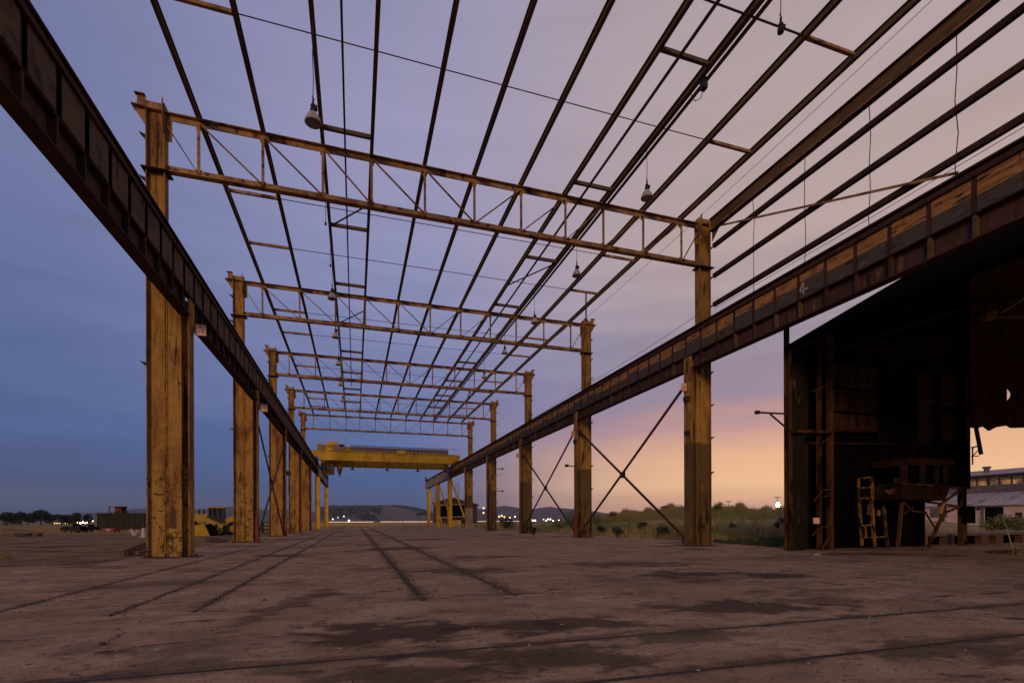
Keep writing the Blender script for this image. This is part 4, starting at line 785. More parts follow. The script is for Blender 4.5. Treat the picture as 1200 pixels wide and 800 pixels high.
MB().bar(cpt(926, 486, 15.0), cpt(887, 484, 15.0), .05, .06).build('arm', 'darkmetal', pb); MB().bar(cpt(926, 506, 15.0), cpt(903, 486, 15.0), .05, .05).build('strut', 'darkmetal', pb); a = cpt(888, 484, 15.0); MB().box(a.x-.07, a.x+.06, 14.93, 15.07, a.z-.06, a.z+.06).build('end_box', 'darkmetal', pb)
# broken frame dangling at the opening
df_ = thing('dangling_frame', cpt(1145, 520, 15.5), 'broken frame dangling from the torn wall of the shed', 'bracket')
for p, q, r in (((1144, 502), (1150, 534), .12), ((1139, 526), (1149, 524), .06), ((1139, 537), (1150, 526), .03), ((1140, 526), (1140, 546), .04), ((1139, 536), (1147, 536), .04)): MB().bar(cpt(*p, 15.5), cpt(*q, 15.5), r, r).build('bar', 'darkmetal', df_)
# low loading dock behind the post
dk = thing('loading_dock', (26, 15.7, 0), 'low brown concrete dock with dark openings right of the shed', 'loading dock')
MB().box(24.5, 45, 16.1, 19.0, .40, .50).build('deck', material('dock_concrete', [(.15, .10, .08), (.22, .15, .12)], 1, bump=.3), dk)
MB().box(24.5, 45, 16.4, 16.4, -.02, .399).build('recess_shade', 'black', dk)  # black sheet standing for the shade between the piers
xq = 24.5
for w in (1.2, 1.9, .5, 1.4, 2.5, 1.8, 3): MB().box(xq, xq+.55, 16.1, 16.39, -.02, .399).build('pier', 'timber', dk); xq += .55+w

# ================================================================== WAREHOUSE (far right)
wh = thing('warehouse', (125, 60, 0), 'long cream warehouse with tin roof and a band of clerestory windows', 'building')
WX = 125.0
ysegs = [(20, 37.5), (37.8, 48.5), (62.0, 62.1)]
m = MB()
def Yat(px, xw):
    x = (px-600)/FPX; return xw*(-x*SS+CC)/(x*CC+SS)
dY0, dY1 = Yat(1176, WX), Yat(1153, WX); eY0, eY1 = Yat(1133, WX), Yat(1123, WX)
for a, b_ in ((10, dY0), (dY1, eY0), (eY1, 110)): m.box(WX, WX+.3, a, b_, -.05, 4.1)
m.box(WX, WX+.3, dY0, dY1, 3.7, 4.1); m.box(WX, WX+.3, eY0, eY1, 3.0, 4.1); m.build('wall', 'wallpink', wh)
MB().box(WX+.35, WX+.5, dY0-.5, dY1+.5, -.05, 3.9).build('doorway', 'black', wh); MB().box(WX+.1, WX+.2, eY0, eY1, -.05, 2.999).build('door', 'soot_shade_wall', wh)
MB().box(WX-.06, WX-.001, Yat(1198, WX), Yat(1190, WX), 1.2, 2.5).build('window', 'darkmetal', wh)
MB().box(WX-.06, WX-.001, Yat(1110, WX), Yat(1090, WX), 1.6, 3.6).build('window', 'greywall', wh)
MB().box(WX-.08, WX-.001, Yat(1107, WX), Yat(1104, WX), .5, 3.4).build('drainpipe', 'darkmetal', wh)
yq = Yat(1147, WX); MB().tube((WX-.15, yq, 3.4), (WX-.001, yq, 3.4), .35, 12).build('wall_vent', 'darkmetal', wh)
MB().box(WX-.1, WX-.001, dY1, dY1+.5, -.05, 4.0).build('door_frame', 'greywall', wh)
nR = 40
for i in range(nR):
    a, b_ = 10+i*2.5, 10+(i+1)*2.5-.05; zo = random.uniform(-.04, .05)
    MB().prism([(WX-.5, a, 3.95+zo), (WX-.5, b_, 3.95+zo), (WX+9, b_, 6.9+zo), (WX+9, a, 6.9+zo)], (0, 0, .12)).build('roof_sheet', 'tinroof', wh)
CX = WX+9
MB().box(CX+.01, CX+.3, 10, 110, 6.7, 8.7).build('clerestory_wall', 'greywall', wh)
MB().box(CX+.01, CX+.3, 10, 110, 10.55, 10.8).box(CX+12, CX+12.3, 10, 110, 6.7, 8.7).box(CX+12, CX+12.3, 10, 110, 10.5, 10.8).build('lintel', 'greywall', wh)
wy = Yat(1085, CX); i = 0
while wy > Yat(1215, CX):
    MB().box(CX+.1, CX+.12, wy-2.1, wy, 8.7, 10.55).build('window_pane', 'dirtyglass', wh)
    MB().box(CX-.02, CX+.25, wy-.12 if i % 3 else wy-.3, wy+.1, 8.7, 10.55).build('mullion', 'darkmetal', wh)
    wy -= 2.1; i += 1
MB().prism([(CX-.8, 10, 10.9), (CX+6, 10, 12.2), (CX+13, 10, 10.9), (CX+13, 10, 11.15), (CX+6, 10, 12.5), (CX-.8, 10, 11.15)], (0, 100, 0)).build('upper_roof', material('pale_upper_roof', [(.30, .24, .25), (.38, .31, .31)], .4), wh)
yv_ = Yat(1156.5, CX+2); MB().tube((CX+2, yv_, 11.2), (CX+2, yv_, 12.6), .5, 12).tube((CX+2, yv_, 12.6), (CX+2, yv_, 13.0), .75, 12).build('roof_vent', 'greywall', wh)

# ================================================================== SHED behind yellow posts
sd = thing('barn', at(525, 118), 'small dark gabled barn behind the yellow right posts', 'building')
def spt(px, py, dep=118): return at(px, dep, py)
rv = Vector((CC, -SS, 0)); fv = Vector((SS, CC, 0))
m = MB(); m.prism([spt(508, 616.5), spt(556, 616.5), spt(556, 590), spt(530, 583.5), spt(508, 589)], fv*10); m.build('walls', material('brown_barn_wall', [(.06, .03, .022), (.10, .05, .035)], .8), sd)
m = MB(); m.prism([spt(506, 590, 117.6), spt(530, 583.2, 117.6), spt(530, 582, 117.6), spt(506, 588.5, 117.6)], fv*11); m.prism([spt(530, 583.2, 117.6), spt(558, 591, 117.6), spt(558, 589.5, 117.6), spt(530, 582, 117.6)], fv*11); m.build('roof', 'timber', sd)
m = MB(); m.prism([spt(517, 606, 117.9), spt(545, 606, 117.9), spt(545, 591, 117.9), spt(517, 592, 117.9)], fv*-.1); m.build('opening_shade', 'black', sd)  # black slab on the wall, standing for the shade inside
for a, b_, c_, d_ in ((512, 591.5, 548, 590), (512, 606, 548, 604.5)): MB().bar(spt(a, b_, 117.5), spt(c_, d_, 117.5), .25, .3).build('beam', 'whitefoot', sd)
m = MB(); m.prism([spt(527, 615.5, 116), spt(540, 615.5, 116), spt(540, 609, 116), spt(527, 609, 116)], fv*1.5); m.build('yellow_machine', 'yellow', base=tuple(at(533, 116)), cat='machine', label='low yellow machine block in front of the small barn')
for i, px in enumerate((508, 536)):
    lm = thing('lattice_mast', at(px, 135), ['thin lattice mast left of the barn gable', 'thin lattice mast behind the barn gable'][i], 'mast')
    b0 = at(px, 135); H_ = 10.5 if i == 0 else 11.5
    for dx in (-.5, .5): MB().bar(b0+rv*dx, b0+rv*(dx*.7)+Vector((0, 0, H_)), .09, .09).build('leg', 'darkmetal', lm)
    for j in range(9):
        z = j*H_/9; MB().bar(b0+rv*-.45+Vector((0, 0, z)), b0+rv*.45+Vector((0, 0, z+H_/9)), .05, .05).build('lacing', 'darkmetal', lm)

# ================================================================== LEFT YARD THINGS
ct = at(113, 66); Lc = 12.2
co = thing('shipping_container', ct, 'long dark green corrugated shipping container beyond the nearest left column', 'container')
m = MB(); m.obox(ct+rv*Lc/2+fv*1.2+Vector((0, 0, 1.15)), rv*(Lc/2-.05), fv*1.15, (0, 0, 1.12)); m.build('body', 'container', co)
for i in range(40): MB().obox(ct+rv*(.16+i*.305)+fv*.01+Vector((0, 0, 1.18)), rv*.07, fv*.05, (0, 0, 1.03)).build('corrugation', 'container', co)
for z in (.06, 2.3): MB().obox(ct+rv*Lc/2+fv*-.03+Vector((0, 0, z)), rv*Lc/2, fv*.06, (0, 0, .06)).build('edge_rail', 'container', co)
rc_ = thing('red_hut', ct+rv*1.1+Vector((0, 0, 2.37)), 'small dull red open cabin standing on top of the container', 'cabin')
q = ct+rv*1.9+fv*1.2+Vector((0, 0, 2.37))
for a, b_ in ((-.75, -.5), (.75, -.5), (.75, .5), (-.75, .5)): MB().obox(q+rv*a+fv*b_+Vector((0, 0, .42)), rv*.05, fv*.05, (0, 0, .42)).build('post', 'redpaint', rc_)
MB().obox(q+Vector((0, 0, .88)), rv*.85, fv*.6, (0, 0, .04)).build('roof', 'redpaint', rc_); MB().obox(q+fv*.5+Vector((0, 0, .42)), rv*.75, fv*.02, (0, 0, .42)).build('back_panel', 'darkmetal', rc_); MB().obox(q+rv*.25+fv*-.45+Vector((0, 0, .5)), rv*.28, fv*.02, (0, 0, .16)).build('front_panel', 'redpaint', rc_)
sk = at(120, 58); sk_ = thing('red_skip', sk, 'low dull red skip in front of the green container', 'skip')
m = MB(); m.prism([sk+rv*.1, sk+rv*1.3, sk+rv*1.4+Vector((0, 0, .5)), sk+Vector((0, 0, .5))], fv*1.2); m.build('body', 'redpaint', sk_); MB().obox(sk+rv*.7+fv*-.02+Vector((0, 0, .3)), rv*.25, fv*.015, (0, 0, .09)).build('pale_panel', 'whitepaint', sk_)
for i, (px, w, h, lab) in enumerate(((165, .3, .72, 'white plastic barrier panel left of the nearest column, left one'), (169.5, .22, .62, 'white plastic barrier panel touching the nearest column, right one'))):
    q = at(px, 38+i); t_ = thing('barrier', q, lab, 'barrier', 'white barrier panels'); MB().prism([q, q+rv*w, q+rv*(w-.05)+Vector((0, 0, h)), q+rv*.05+Vector((0, 0, h))], fv*.3).build('panel', 'whitepaint', t_); MB().obox(q+rv*w/2+fv*.15+Vector((0, 0, .03)), rv*(w*.7), fv*.25, (0, 0, .03)).build('foot', 'whitepaint', t_)
q = at(156, 44); m = MB()
for i in range(9): m.bar(q+rv*random.uniform(-.4, .3)+Vector((0, 0, .02)), q+rv*random.uniform(-.3, .5)+fv*random.uniform(0, .5)+Vector((0, 0, random.uniform(.3, .7))), .06, .09)
m.build('scrap_pile', 'whitepaint', base=tuple(q), cat='scrap', label='tangled pile of pale scrap before the green container')
def junk(px, dep, w, h, lab, mt='black'):
    q = at(px, dep); t_ = thing('farm_implement', q, lab, 'implement')
    m = MB(); m.obox(q+Vector((0, 0, h*.5)), rv*w*.5, fv*.5, (0, 0, h*.2)); m.build('frame', mt, t_)
    for sx in (-.4, .05, .42): MB().tube(q+rv*w*sx+fv*-.6+Vector((0, 0, h*.36)), q+rv*w*sx+fv*-.4+Vector((0, 0, h*.36)), h*.36, 12).build('wheel', 'tyre', t_)
    MB().obox(q+rv*w*.15+Vector((0, 0, h*.78)), rv*w*.12, fv*.3, (0, 0, h*.2)).build('engine', mt, t_)
junk(87, 58, 1.9, 1.0, 'dark wheeled implement left of the green container, farther left one'); junk(105, 60, 1.3, .9, 'dark wheeled implement close to the left end of the green container')
q = at(-6, 42)
m = MB()
for i in range(26): m.blob(q+rv*random.uniform(-5, 1.6)+fv*random.uniform(-.8, 1.2)+Vector((0, 0, .1)), random.uniform(1.2, 2.0), .8, random.uniform(.35, .7), 12, 5, .06)
m.build('earth_mound', 'dirt', base=tuple(q), cat='mound', label='low grassy earth mound at the left edge of the yard')
# sand pile and timbers by the columns
q = at(240, 30); m = MB(); m.blob(q, 1.25, .9, .33, 14, 7, .08); m.build('sand_pile', 'dirt', base=tuple(q), cat='pile', label='low brown sand pile between the first two left columns', smooth=True)
for i, (p1, p2, r) in enumerate((((143, 654), (169, 645), .22), ((146, 651), (160, 646), .16), ((160, 653), (171, 650), .12))):
    a = at(p1[0], 17.6, p1[1]); b2 = at(p2[0], 18.3, p2[1]); MB().bar((a.x, a.y, .08), (b2.x, b2.y, .34 if i == 0 else .1), r*1.2, r).build('timber', 'timber', base=tuple(a), cat='timber', group='timbers by the nearest left column', label=['largest broken timber leaning on the foot of the nearest left column', 'short timber behind the leaning one at the nearest left column', 'small timber offcut against the nearest left column'][i])
# floor debris (rag and pile)
q = at(400, 24.5); m = MB()
for i in range(14): m.blob((q.x-.55+i*.085, q.y+random.uniform(-.06, .06), .02), .08, .06, .05, 5, 4, .4)
m.build('debris_heap', 'leaftan', base=tuple(q), cat='debris', label='thin heap of rags and leaves on the floor right of the left columns')
for i, (px, py) in enumerate(((957, 653), (310, 702), (120, 753))):
    dep = 585*HC/(py-CY); q = at(px, dep); m = MB(); m.blob((q.x, q.y, .04 if i == 0 else .008), .14 if i == 0 else .028, .1 if i == 0 else .025, .07 if i == 0 else .018, 7, 4, .35); m.build('stone', 'rubble' if i == 0 else 'groovedirt', base=tuple(q), cat='stone', label=['pale crumpled lump on the floor before the shed', 'small dark lump on the floor left of center', 'small dark lump on the floor near the bottom left'][i])

# ---- wheel loader
ev = fv-rv*.62; q = at(229, 44); t_ = thing('wheel_loader', at(250, 45), 'yellow wheel loader with raised cab behind the first two left columns', 'wheel loader')
def lp(px, py, d_=45): return at(px, d_, py)
m = MB(); m.prism([lp(226, 614, 42.5), lp(239, 612.5, 42.5), lp(247, 628, 42.5), lp(226, 629, 42.5)], ev*1.2+rv*.4); m.build('bucket', 'loader', t_)
m = MB(); m.prism([lp(240, 613, 42.3), lp(248, 612, 42.3), lp(256, 621, 42.3), lp(253, 627.5, 42.3), lp(247.5, 628, 42.3)], ev*.3); m.build('bucket_mouth_shade', 'black', t_)  # black slab standing for the shade in the open bucket
MB().bar(lp(236, 604), lp(262, 616), .3, .35).bar(lp(232, 609), lp(244, 606), .25, .4).build('lift_arm', 'loader', t_)
m = MB(); m.prism([lp(227, 600.5), lp(243, 600), lp(243, 609), lp(227, 609)], ev*1.8); m.build('front_frame', 'loader', t_)
m = MB(); m.prism([lp(263, 607), lp(270, 604), lp(284, 603), lp(285, 611), lp(272, 609.5), lp(265, 616)], ev*1.8); m.build('engine_hood', 'loader', t_)
m = MB(); m.prism([lp(244, 603), lp(265, 604), lp(265, 612), lp(246, 610)], ev*1.6); m.build('cab_base', 'darkmetal', t_)
for px in (245.3, 250.5, 257, 263.5): MB().bar(lp(px, 604), lp(px, 593.5), .1, .1).bar(lp(px, 604, 45)+ev*1.2, lp(px, 593.5, 45)+ev*1.2, .1, .1).build('cab_pillar', 'darkmetal', t_)
m = MB(); m.prism([lp(244, 593.8), lp(265, 593.8), lp(264.5, 592), lp(244.5, 592)], ev*1.7); m.build('cab_roof', 'loader', t_)
m = MB(); m.prism([lp(246, 604, 45.1), lp(263, 604, 45.1), lp(263, 594, 45.1), lp(246, 594, 45.1)], ev*.03); m.build('cab_glass', 'glass', t_)
for px, py, r in ((274, 618.5, .70), (257, 620, .62)): 
    c_ = lp(px, py); m = MB().tube(c_-ev*.1, c_+ev*.45, r, 20); wl = m.build('wheel', 'tyre', t_); MB().tube(c_-ev*.13, c_-ev*.1, r*.5, 14).build('rim', 'loader', t_)
for px in (233.5, 239): MB().tube(lp(px, 601), lp(px, 595.5), .07, 6).build('exhaust', 'darkmetal', t_)
MB().tube(lp(234, 603, 44.9), lp(234, 603.01, 44.8), .12, 8).build('headlight', 'whitepaint', t_); MB().tube(lp(240.5, 603, 44.9), lp(240.5, 603.01, 44.8), .12, 8).build('headlight', 'whitepaint', t_)
# dark trailer frame seen between 2nd and 3rd left columns
q = at(308, 50); t_ = thing('flat_trailer', q, 'dark low trailer frame between the second and third left columns', 'trailer')
for z in (.4, .75, 1.1): MB().obox(q+rv*.9+Vector((0, 0, z)), rv*1.1, fv*.05, (0, 0, .05)).build('rail', 'darkmetal', t_)
for sx in (0, .9, 1.8): MB().obox(q+rv*sx+Vector((0, 0, .6)), rv*.05, fv*.05, (0, 0, .6)).build('post', 'darkmetal', t_)

# ================================================================== VEGETATION
def leaves(m, c, rx, ry, rz, n, s_, shell=.35):
    for _ in range(n):
        while True:
            v = Vector((random.uniform(-1, 1), random.uniform(-1, 1), random.uniform(-1, 1)))
            if shell < v.length < 1: break
        p = Vector(c)+Vector((v.x*rx, v.y*ry, v.z*rz)); a = Vector((random.gauss(0, 1), random.gauss(0, 1), random.gauss(0, 1))).normalized(); b_ = a.orthogonal().normalized(); k = s_*random.uniform(.6, 1.3)
        m.add([p-a*k, p+b_*k*.6, p+a*k, p-b_*k*.6], [(0, 1, 2, 3)])
def tree(px, dep, top, w, lab, mt='leafdark', name='tree', cat='tree', group=None, n=420, trunk=True, base_y=None):
    """px: column; top: row of the crown top; w: crown width in px"""
    b0 = at(px, dep); b0.z = hgt(b0.x, b0.y)-.05; H_ = HC+dep*(CY-top)/FPX-b0.z; Wd = w*dep/FPX
    t_ = thing(name, b0, lab, cat, group)
    m = MB()
    th = H_*.3 if trunk else H_*.2
    m.tube(b0, b0+Vector((0, 0, th)), H_*.035, 7, H_*.022)
    for i in range(5):
        a = random.uniform(0, 6.28); m.tube(b0+Vector((0, 0, th*random.uniform(.6, 1))), b0+Vector((math.cos(a)*Wd*.3, math.sin(a)*Wd*.3, H_*random.uniform(.55, .8))), H_*.016, 5, H_*.006)
    m.build('trunk', 'bark', t_)
    m = MB(); nb = 7
    for i in range(nb):
        a = random.uniform(0, 6.28); r = random.uniform(.1, .38)*Wd; zc = H_*(random.uniform(.26, .8) if trunk else random.uniform(.25, .75))
        rr = Wd*random.uniform(.19, .30)
        c_ = b0+rv*math.cos(a)*r+fv*math.sin(a)*r+Vector((0, 0, min(zc, H_-rr*.7)))
        leaves(m, c_, rr, rr, min(rr*.75, H_*.26), n//nb, Wd*.028+H_*.012)
    leaves(m, b0+Vector((0, 0, H_*(.66 if trunk else .5))), Wd*.3, Wd*.3, H_*(.3 if trunk else .45), n//3, Wd*.03+H_*.012, 0)
    m.build('crown', mt, t_); return t_
# left skyline trees
for i, (px, top, w) in enumerate([(8, 597, 26), (25, 596, 18), (33, 600, 14), (48, 594.5, 26), (61, 600, 16), (78, 600, 22), (90, 597, 16), (103, 599, 14)]):
    tree(px, 190+i*6, top, w, f'dark tree on the left skyline, {ORD[i]} from the left edge', n=900, group='dark skyline trees on the left')
for i, (px, top, w) in enumerate([(142, 596, 7), (149, 595, 8), (157, 595.5, 7), (166, 595, 8), (174, 597, 7)]):
    tree(px, 160, top, w, f'thin dark tree above the green container, {ORD[i]} from the left', n=240, group='thin trees above the container')
# right skyline and field
for i, (px, dep, top, w, mt, lab) in enumerate([(705, 44, 614, 12, 'leafdark', 'small dark weed bush close to the second right column'), (752, 50, 611, 14, 'leafdark', 'dark weed bush in the middle of the dry field'), (858, 52, 612, 12, 'leafdark', 'dark weed bush in the field right of the nearest right column'), (885, 60, 609, 12, 'leafgreen', 'olive weed bush in the field left of the shed corner'), (815, 100, 596, 26, 'leafgreen', 'wide olive bush on the berm beside the nearest right column'), (893, 104, 597, 18, 'leafgreen', 'olive bush on the berm crest left of the floodlight'), (671, 80, 599, 30, 'leafgreen', 'olive bush between the second and third right columns'), (700, 78, 600.5, 20, 'leafgreen', 'small olive bush just right of the second right column'),
        (719, 95, 598.5, 16, 'leafdark', 'round dark tree on the skyline, left of the small pair'), (734, 98, 601, 12, 'leafdark', 'small dark tree on the skyline beside the round one'), (592, 66, 604, 22, 'leafdark', 'dark bush between the third and fourth right columns'),
        (842, 90, 588, 16, 'leafdark', 'tall ragged dark tree right behind the nearest right column'), (780, 110, 592, 22, 'leafdark', 'dark tree clump left of the nearest right column'), (748, 118, 598, 16, 'leaftan', 'brown brush clump on the berm'), (860, 100, 596, 14, 'leafdark', 'low dark tree right of the ragged one'),
        (724, 33, 614.5, 14, 'leafdark', 'small dark weed bush on the grass between right columns'), (776, 34, 612, 22, 'leafdark', 'dark round shrub behind the X brace on the right'), (625, 40, 616, 10, 'leafdark', 'small weed bush right of the third right column'), (914, 42, 603, 14, 'leafdark', 'dense round dark shrub beside the shed corner'),
        (1172, 45, 602, 42, 'leafgreen', 'olive shrub in front of the warehouse doorway'), (1196, 47, 606, 30, 'leafgreen', 'olive shrub at the right edge before the warehouse'), (655, 64, 607, 20, 'leafgreen', 'low green bush left of the second right column')]):
    tree(px, dep, top, w, lab, mt, name='shrub' if dep < 90 else 'tree', cat='shrub' if dep < 90 else 'tree', n=900 if dep < 60 else 600, trunk=dep > 88)
# berm brush: countless
def brush(name, mt, n, lab, s0, s1, a0, a1, r0, r1, hmul=1.0, green=False):
    m = MB()
    for _ in range(n):
        a = R(random.uniform(a0, a1)); r = random.uniform(r0, r1); x, y = r*math.sin(a), r*math.cos(a)
        if x < 18.4 and y < 110: continue
        if 15 < x < 46 and y < 17.5: continue
        z = hgt(x, y)-.06; h = random.uniform(s0, s1)*hmul
        w = h*.5
        for j in range(6):
            dx, dy_ = random.gauss(0, w*.35), random.gauss(0, w*.35); k = w*random.uniform(.12, .26)
            m.add([(x+dx-k*.5, y+dy_, z), (x+dx+k*.5, y+dy_+k*.3, z), (x+dx+random.gauss(0, w*.25), y+dy_+random.gauss(0, w*.2), z+h*random.uniform(.5, 1))], [(0, 1, 2)])
    m.build(name, mt, kind='stuff', label=lab)
brush('berm_brush', 'leafgreen', 5200, 'low green brush covering the berm beyond the right columns', .4, 1.5, 24, 50, 84, 135)
brush('berm_brush', 'leaftan', 4200, 'tan brush mixed over the berm beyond the right columns', .4, 1.6, 24, 52, 90, 150)
brush('dry_grass', 'drygrass', 12000, 'dry pale grass between the slab edge and the berm', .15, .6, 8, 62, 20, 95)
brush('low_scrub', 'leafgreen', 2600, 'olive low scrub in the dry field', .3, 1.0, 10, 56, 26, 95)
brush('dry_grass', 'leaftan', 5000, 'darker dry weeds between the slab edge and the berm', .12, .5, 8, 62, 24, 85)
m = MB()
for _ in range(9000):
    x = random.uniform(-14, 40); y = random.uniform(108.8, 160); h = random.uniform(.25, 1.0); z = -.06
    m.add([(x, y, z), (x+.22, y+.02, z), (x+random.gauss(0, .15), y, z+h)], [(0, 1, 2)])
m.build('dry_grass', 'drygrass', kind='stuff', label='dry grass beyond the far slab edge')
m = MB()
for _ in range(7000):
    x = random.uniform(-90, -12); y = random.uniform(62, 120); h = random.uniform(.1, .5); z = -.06
    m.add([(x, y, z), (x+.14, y+.02, z), (x+random.gauss(0, .1), y, z+h)], [(0, 1, 2)])
m.build('dry_grass', 'leaftan', kind='stuff', label='dry grass behind the left yard')
# low ivy cover at the slab corner by the shed
m = MB()
for _ in range(3200):
    t1 = random.random(); px = 838+t1*92; base = 636+t1*8; py = random.uniform(base-8*min(1, .2+t1), base)
    dep = 585*HC/(py-CY+.01); q = at(px+random.gauss(0, 2), dep*random.uniform(.97, 1.03)); q.z = random.uniform(.02, .12+.22*t1)*random.uniform(.4, 1)
    a = Vector((random.gauss(0, 1), random.gauss(0, 1), random.gauss(0, .7))).normalized(); b_ = a.orthogonal().normalized(); k = random.uniform(.035, .08)
    m.add([q-a*k, q+b_*k*.8, q+a*k, q-b_*k*.8], [(0, 1, 2, 3)])
m.build('ground_cover', 'ivy', kind='stuff', label='dark trailing ground cover at the slab edge left of the shed')
m = MB()
for _ in range(700):
    q = at(random.uniform(0, 14), random.uniform(15.5, 16.6)); q.z = random.uniform(.0, .2)
    a = Vector((random.gauss(0, 1), random.gauss(0, 1), random.gauss(0, 1))).normalized(); b_ = a.orthogonal().normalized(); k = random.uniform(.02, .045); m.add([q-a*k, q+b_*k*.5, q+a*k], [(0, 1, 2)])
m.build('tumbleweed', 'leaftan', base=(0, 0, 0), cat='weed', label='small dry tumbleweed on the floor at the left edge')
# weeds at right edge
wd = thing('weed_clump', at(1192, 16.5), 'dry stalky weed clump growing from the floor at the right edge', 'weed')
q = at(1192, 16.5); m = MB()
for _ in range(60):
    a = random.uniform(0, 6.28); l = random.uniform(.15, .5); b0 = q+Vector((random.gauss(0, .12), random.gauss(0, .08), 0)); m.tube(b0, b0+Vector((math.cos(a)*l*.35, math.sin(a)*l*.35, l)), .006, 3, .002)
m.tube(q-rv*.1, q-rv*.5+Vector((0, 0, 1.35)), .012, 4, .005); m.tube(q-rv*.1, q-rv*.35+Vector((0, 0, 1.0)), .010, 4, .004); m.build('stalks', 'drygrass', wd)
m = MB(); leaves(m, q+Vector((0, 0, .12)), .35, .2, .12, 160, .03, 0); m.build('leaves', 'ivy', wd)
q = at(1172, 17.4); MB().box(q.x-.6, q.x+.5, q.y-.1, q.y+.1, 0, .09).build('timber', 'rust', base=tuple(q), cat='timber', label='flat rusty bar lying on the floor beside the stalky weeds')

# ================================================================== POSTS, CONE, DISTANT POLES
for i, (px, dep, lab) in enumerate(((403, 128, 'thin white fence post at the far field, left one'), (472, 120, 'thin white fence post at the far field, middle one'), (493, 124, 'thin white fence post at the far field, right one'))):
    q = at(px, dep); MB().tube(q, q+Vector((0, 0, 1.3)), .07, 6).tube(q+Vector((0, 0, 1.3)), q+Vector((0, 0, 1.38)), .09, 6).build('fence_post', 'whitefoot', base=tuple(q), cat='fence post', group='far field fence posts', label=lab)
q = at(915, 38); t_ = thing('delineator', q, 'orange traffic delineator standing beside the dark round shrub', 'delineator')
MB().lathe(q, [(.2, 0), (.2, .06), (.09, .08), (.07, .75), (.04, .95), (0, .97)], 12).build('post', 'orangecone', t_); MB().lathe(q, [(.085, .35), (.083, .5)], 12).lathe(q, [(.080, .58), (.078, .68)], 12).build('reflective_band', 'whitepaint', t_)
fp = at(911, 150); t_ = thing('floodlight_pole', fp, 'bright lit floodlight on a pole at the horizon left of the shed', 'floodlight')
h0 = HC+150*(CY-592)/FPX
MB().tube(fp, fp+Vector((0, 0, h0+2.2)), .12, 8, .08).build('pole', 'darkmetal', t_); MB().blob(fp+Vector((0, 0, h0))-fv*.3, .62, .3, .62, 14, 9, 0).build('lamp', 'floodlight', t_); MB().bar(fp+rv*-.9+Vector((0, 0, h0+2.2)), fp+rv*.9+Vector((0, 0, h0+2.2)), .15, .2).build('cross_arm', 'darkmetal', t_)
for i, (px, top) in enumerate(((853.5, 588), (865, 591), (878, 597))):
    q = at(px, 200); H_ = HC+200*(CY-top)/FPX; t_ = thing('light_pole', q, f'thin distant unlit light pole right of the nearest right column, {ORD[i]} from the left', 'light pole', 'distant light poles'); MB().tube(q, q+Vector((0, 0, H_)), .1, 6).build('pole', 'darkmetal', t_); MB().obox(q+Vector((0, 0, H_)), rv*1.0, fv*.2, (0, 0, .12)).build('head', 'darkmetal', t_)
# orange street lamps and white town lights
for i, (px, py) in enumerate(((566.8, 595), (566.6, 600.5), (585, 604.8), (588, 603.8), (591, 605.5), (597.5, 606), (603.5, 605))):
    q = at(px, 420); H_ = HC+420*(CY-py)/FPX; t_ = thing('street_lamp', q, f'small glowing orange street lamp on the horizon, {ORD[i]} from the left', 'street lamp', 'orange street lamps on the horizon')
    MB().tube(q, q+Vector((0, 0, H_)), .12, 5).build('pole', 'darkmetal', t_); MB().blob(q+Vector((0, 0, H_)), .62, .62, .62, 8, 6, 0).build('lamp', 'orangelight', t_)
def litlamp(px, py, dep, r, mt, lab, grp):
    q = at(px, dep); H_ = HC+dep*(CY-py)/FPX; t_ = thing('yard_lamp', q, lab, 'yard lamp', grp)
    MB().tube(q, q+Vector((0, 0, max(.2, H_-r))), r*.15, 5).build('pole', 'darkmetal', t_); MB().blob(q+Vector((0, 0, H_)), r, r, r, 8, 6, 0).build('lamp', mt, t_)
for i, (px, py, r) in enumerate(((86.5, 606.2, .75), (90, 610, .95), (94, 611, .9), (97, 610, 1.0), (100, 611.2, .8), (103, 610, 1.0), (105, 606.5, .85), (108.5, 608.5, .7))):
    litlamp(px, py, 480, r*.72, 'warmlight', f'blazing white yard lamp in the cluster left of the container, {ORD[i]} from the left', 'blazing yard lamps')
for i, (px, py, mt) in enumerate(((64, 611.3, 'orangelight'), (67, 611.3, 'orangelight'), (70, 611.3, 'orangelight'), (77, 611.3, 'warmlight'), (79.5, 611.3, 'orangelight'), (142, 602.6, 'greenlight'), (147, 602.3, 'greenlight'), (33, 603, 'orangelight'))):
    litlamp(px, py, 470, .45, mt, f'tiny far lamp on the left horizon, {ORD[i]} one counted from x left', 'tiny far lamps on the left')
for i, (px, py, r, mt) in enumerate(((390, 607.3, .9, 'greenlight'), (396, 605.4, .6, 'greenlight'), (403, 604, .8, 'greenlight'), (409, 609.2, .7, 'warmlight'), (624, 609.5, .8, 'whitelight'), (627, 609.6, .8, 'whitelight'), (637, 608.4, .7, 'greenlight'), (642, 608.2, .7, 'whitelight'), (645, 608.2, .7, 'whitelight'), (640, 609.8, .6, 'whitelight'), (648, 609.8, .5, 'warmlight'), (655, 609.4, .4, 'warmlight'), (768, 601, .8, 'warmlight'))):
    litlamp(px, py, 440, r*.8, mt, f'small town lamp on the far plain, {ORD[i]} from the left', 'town lamps on the far plain')
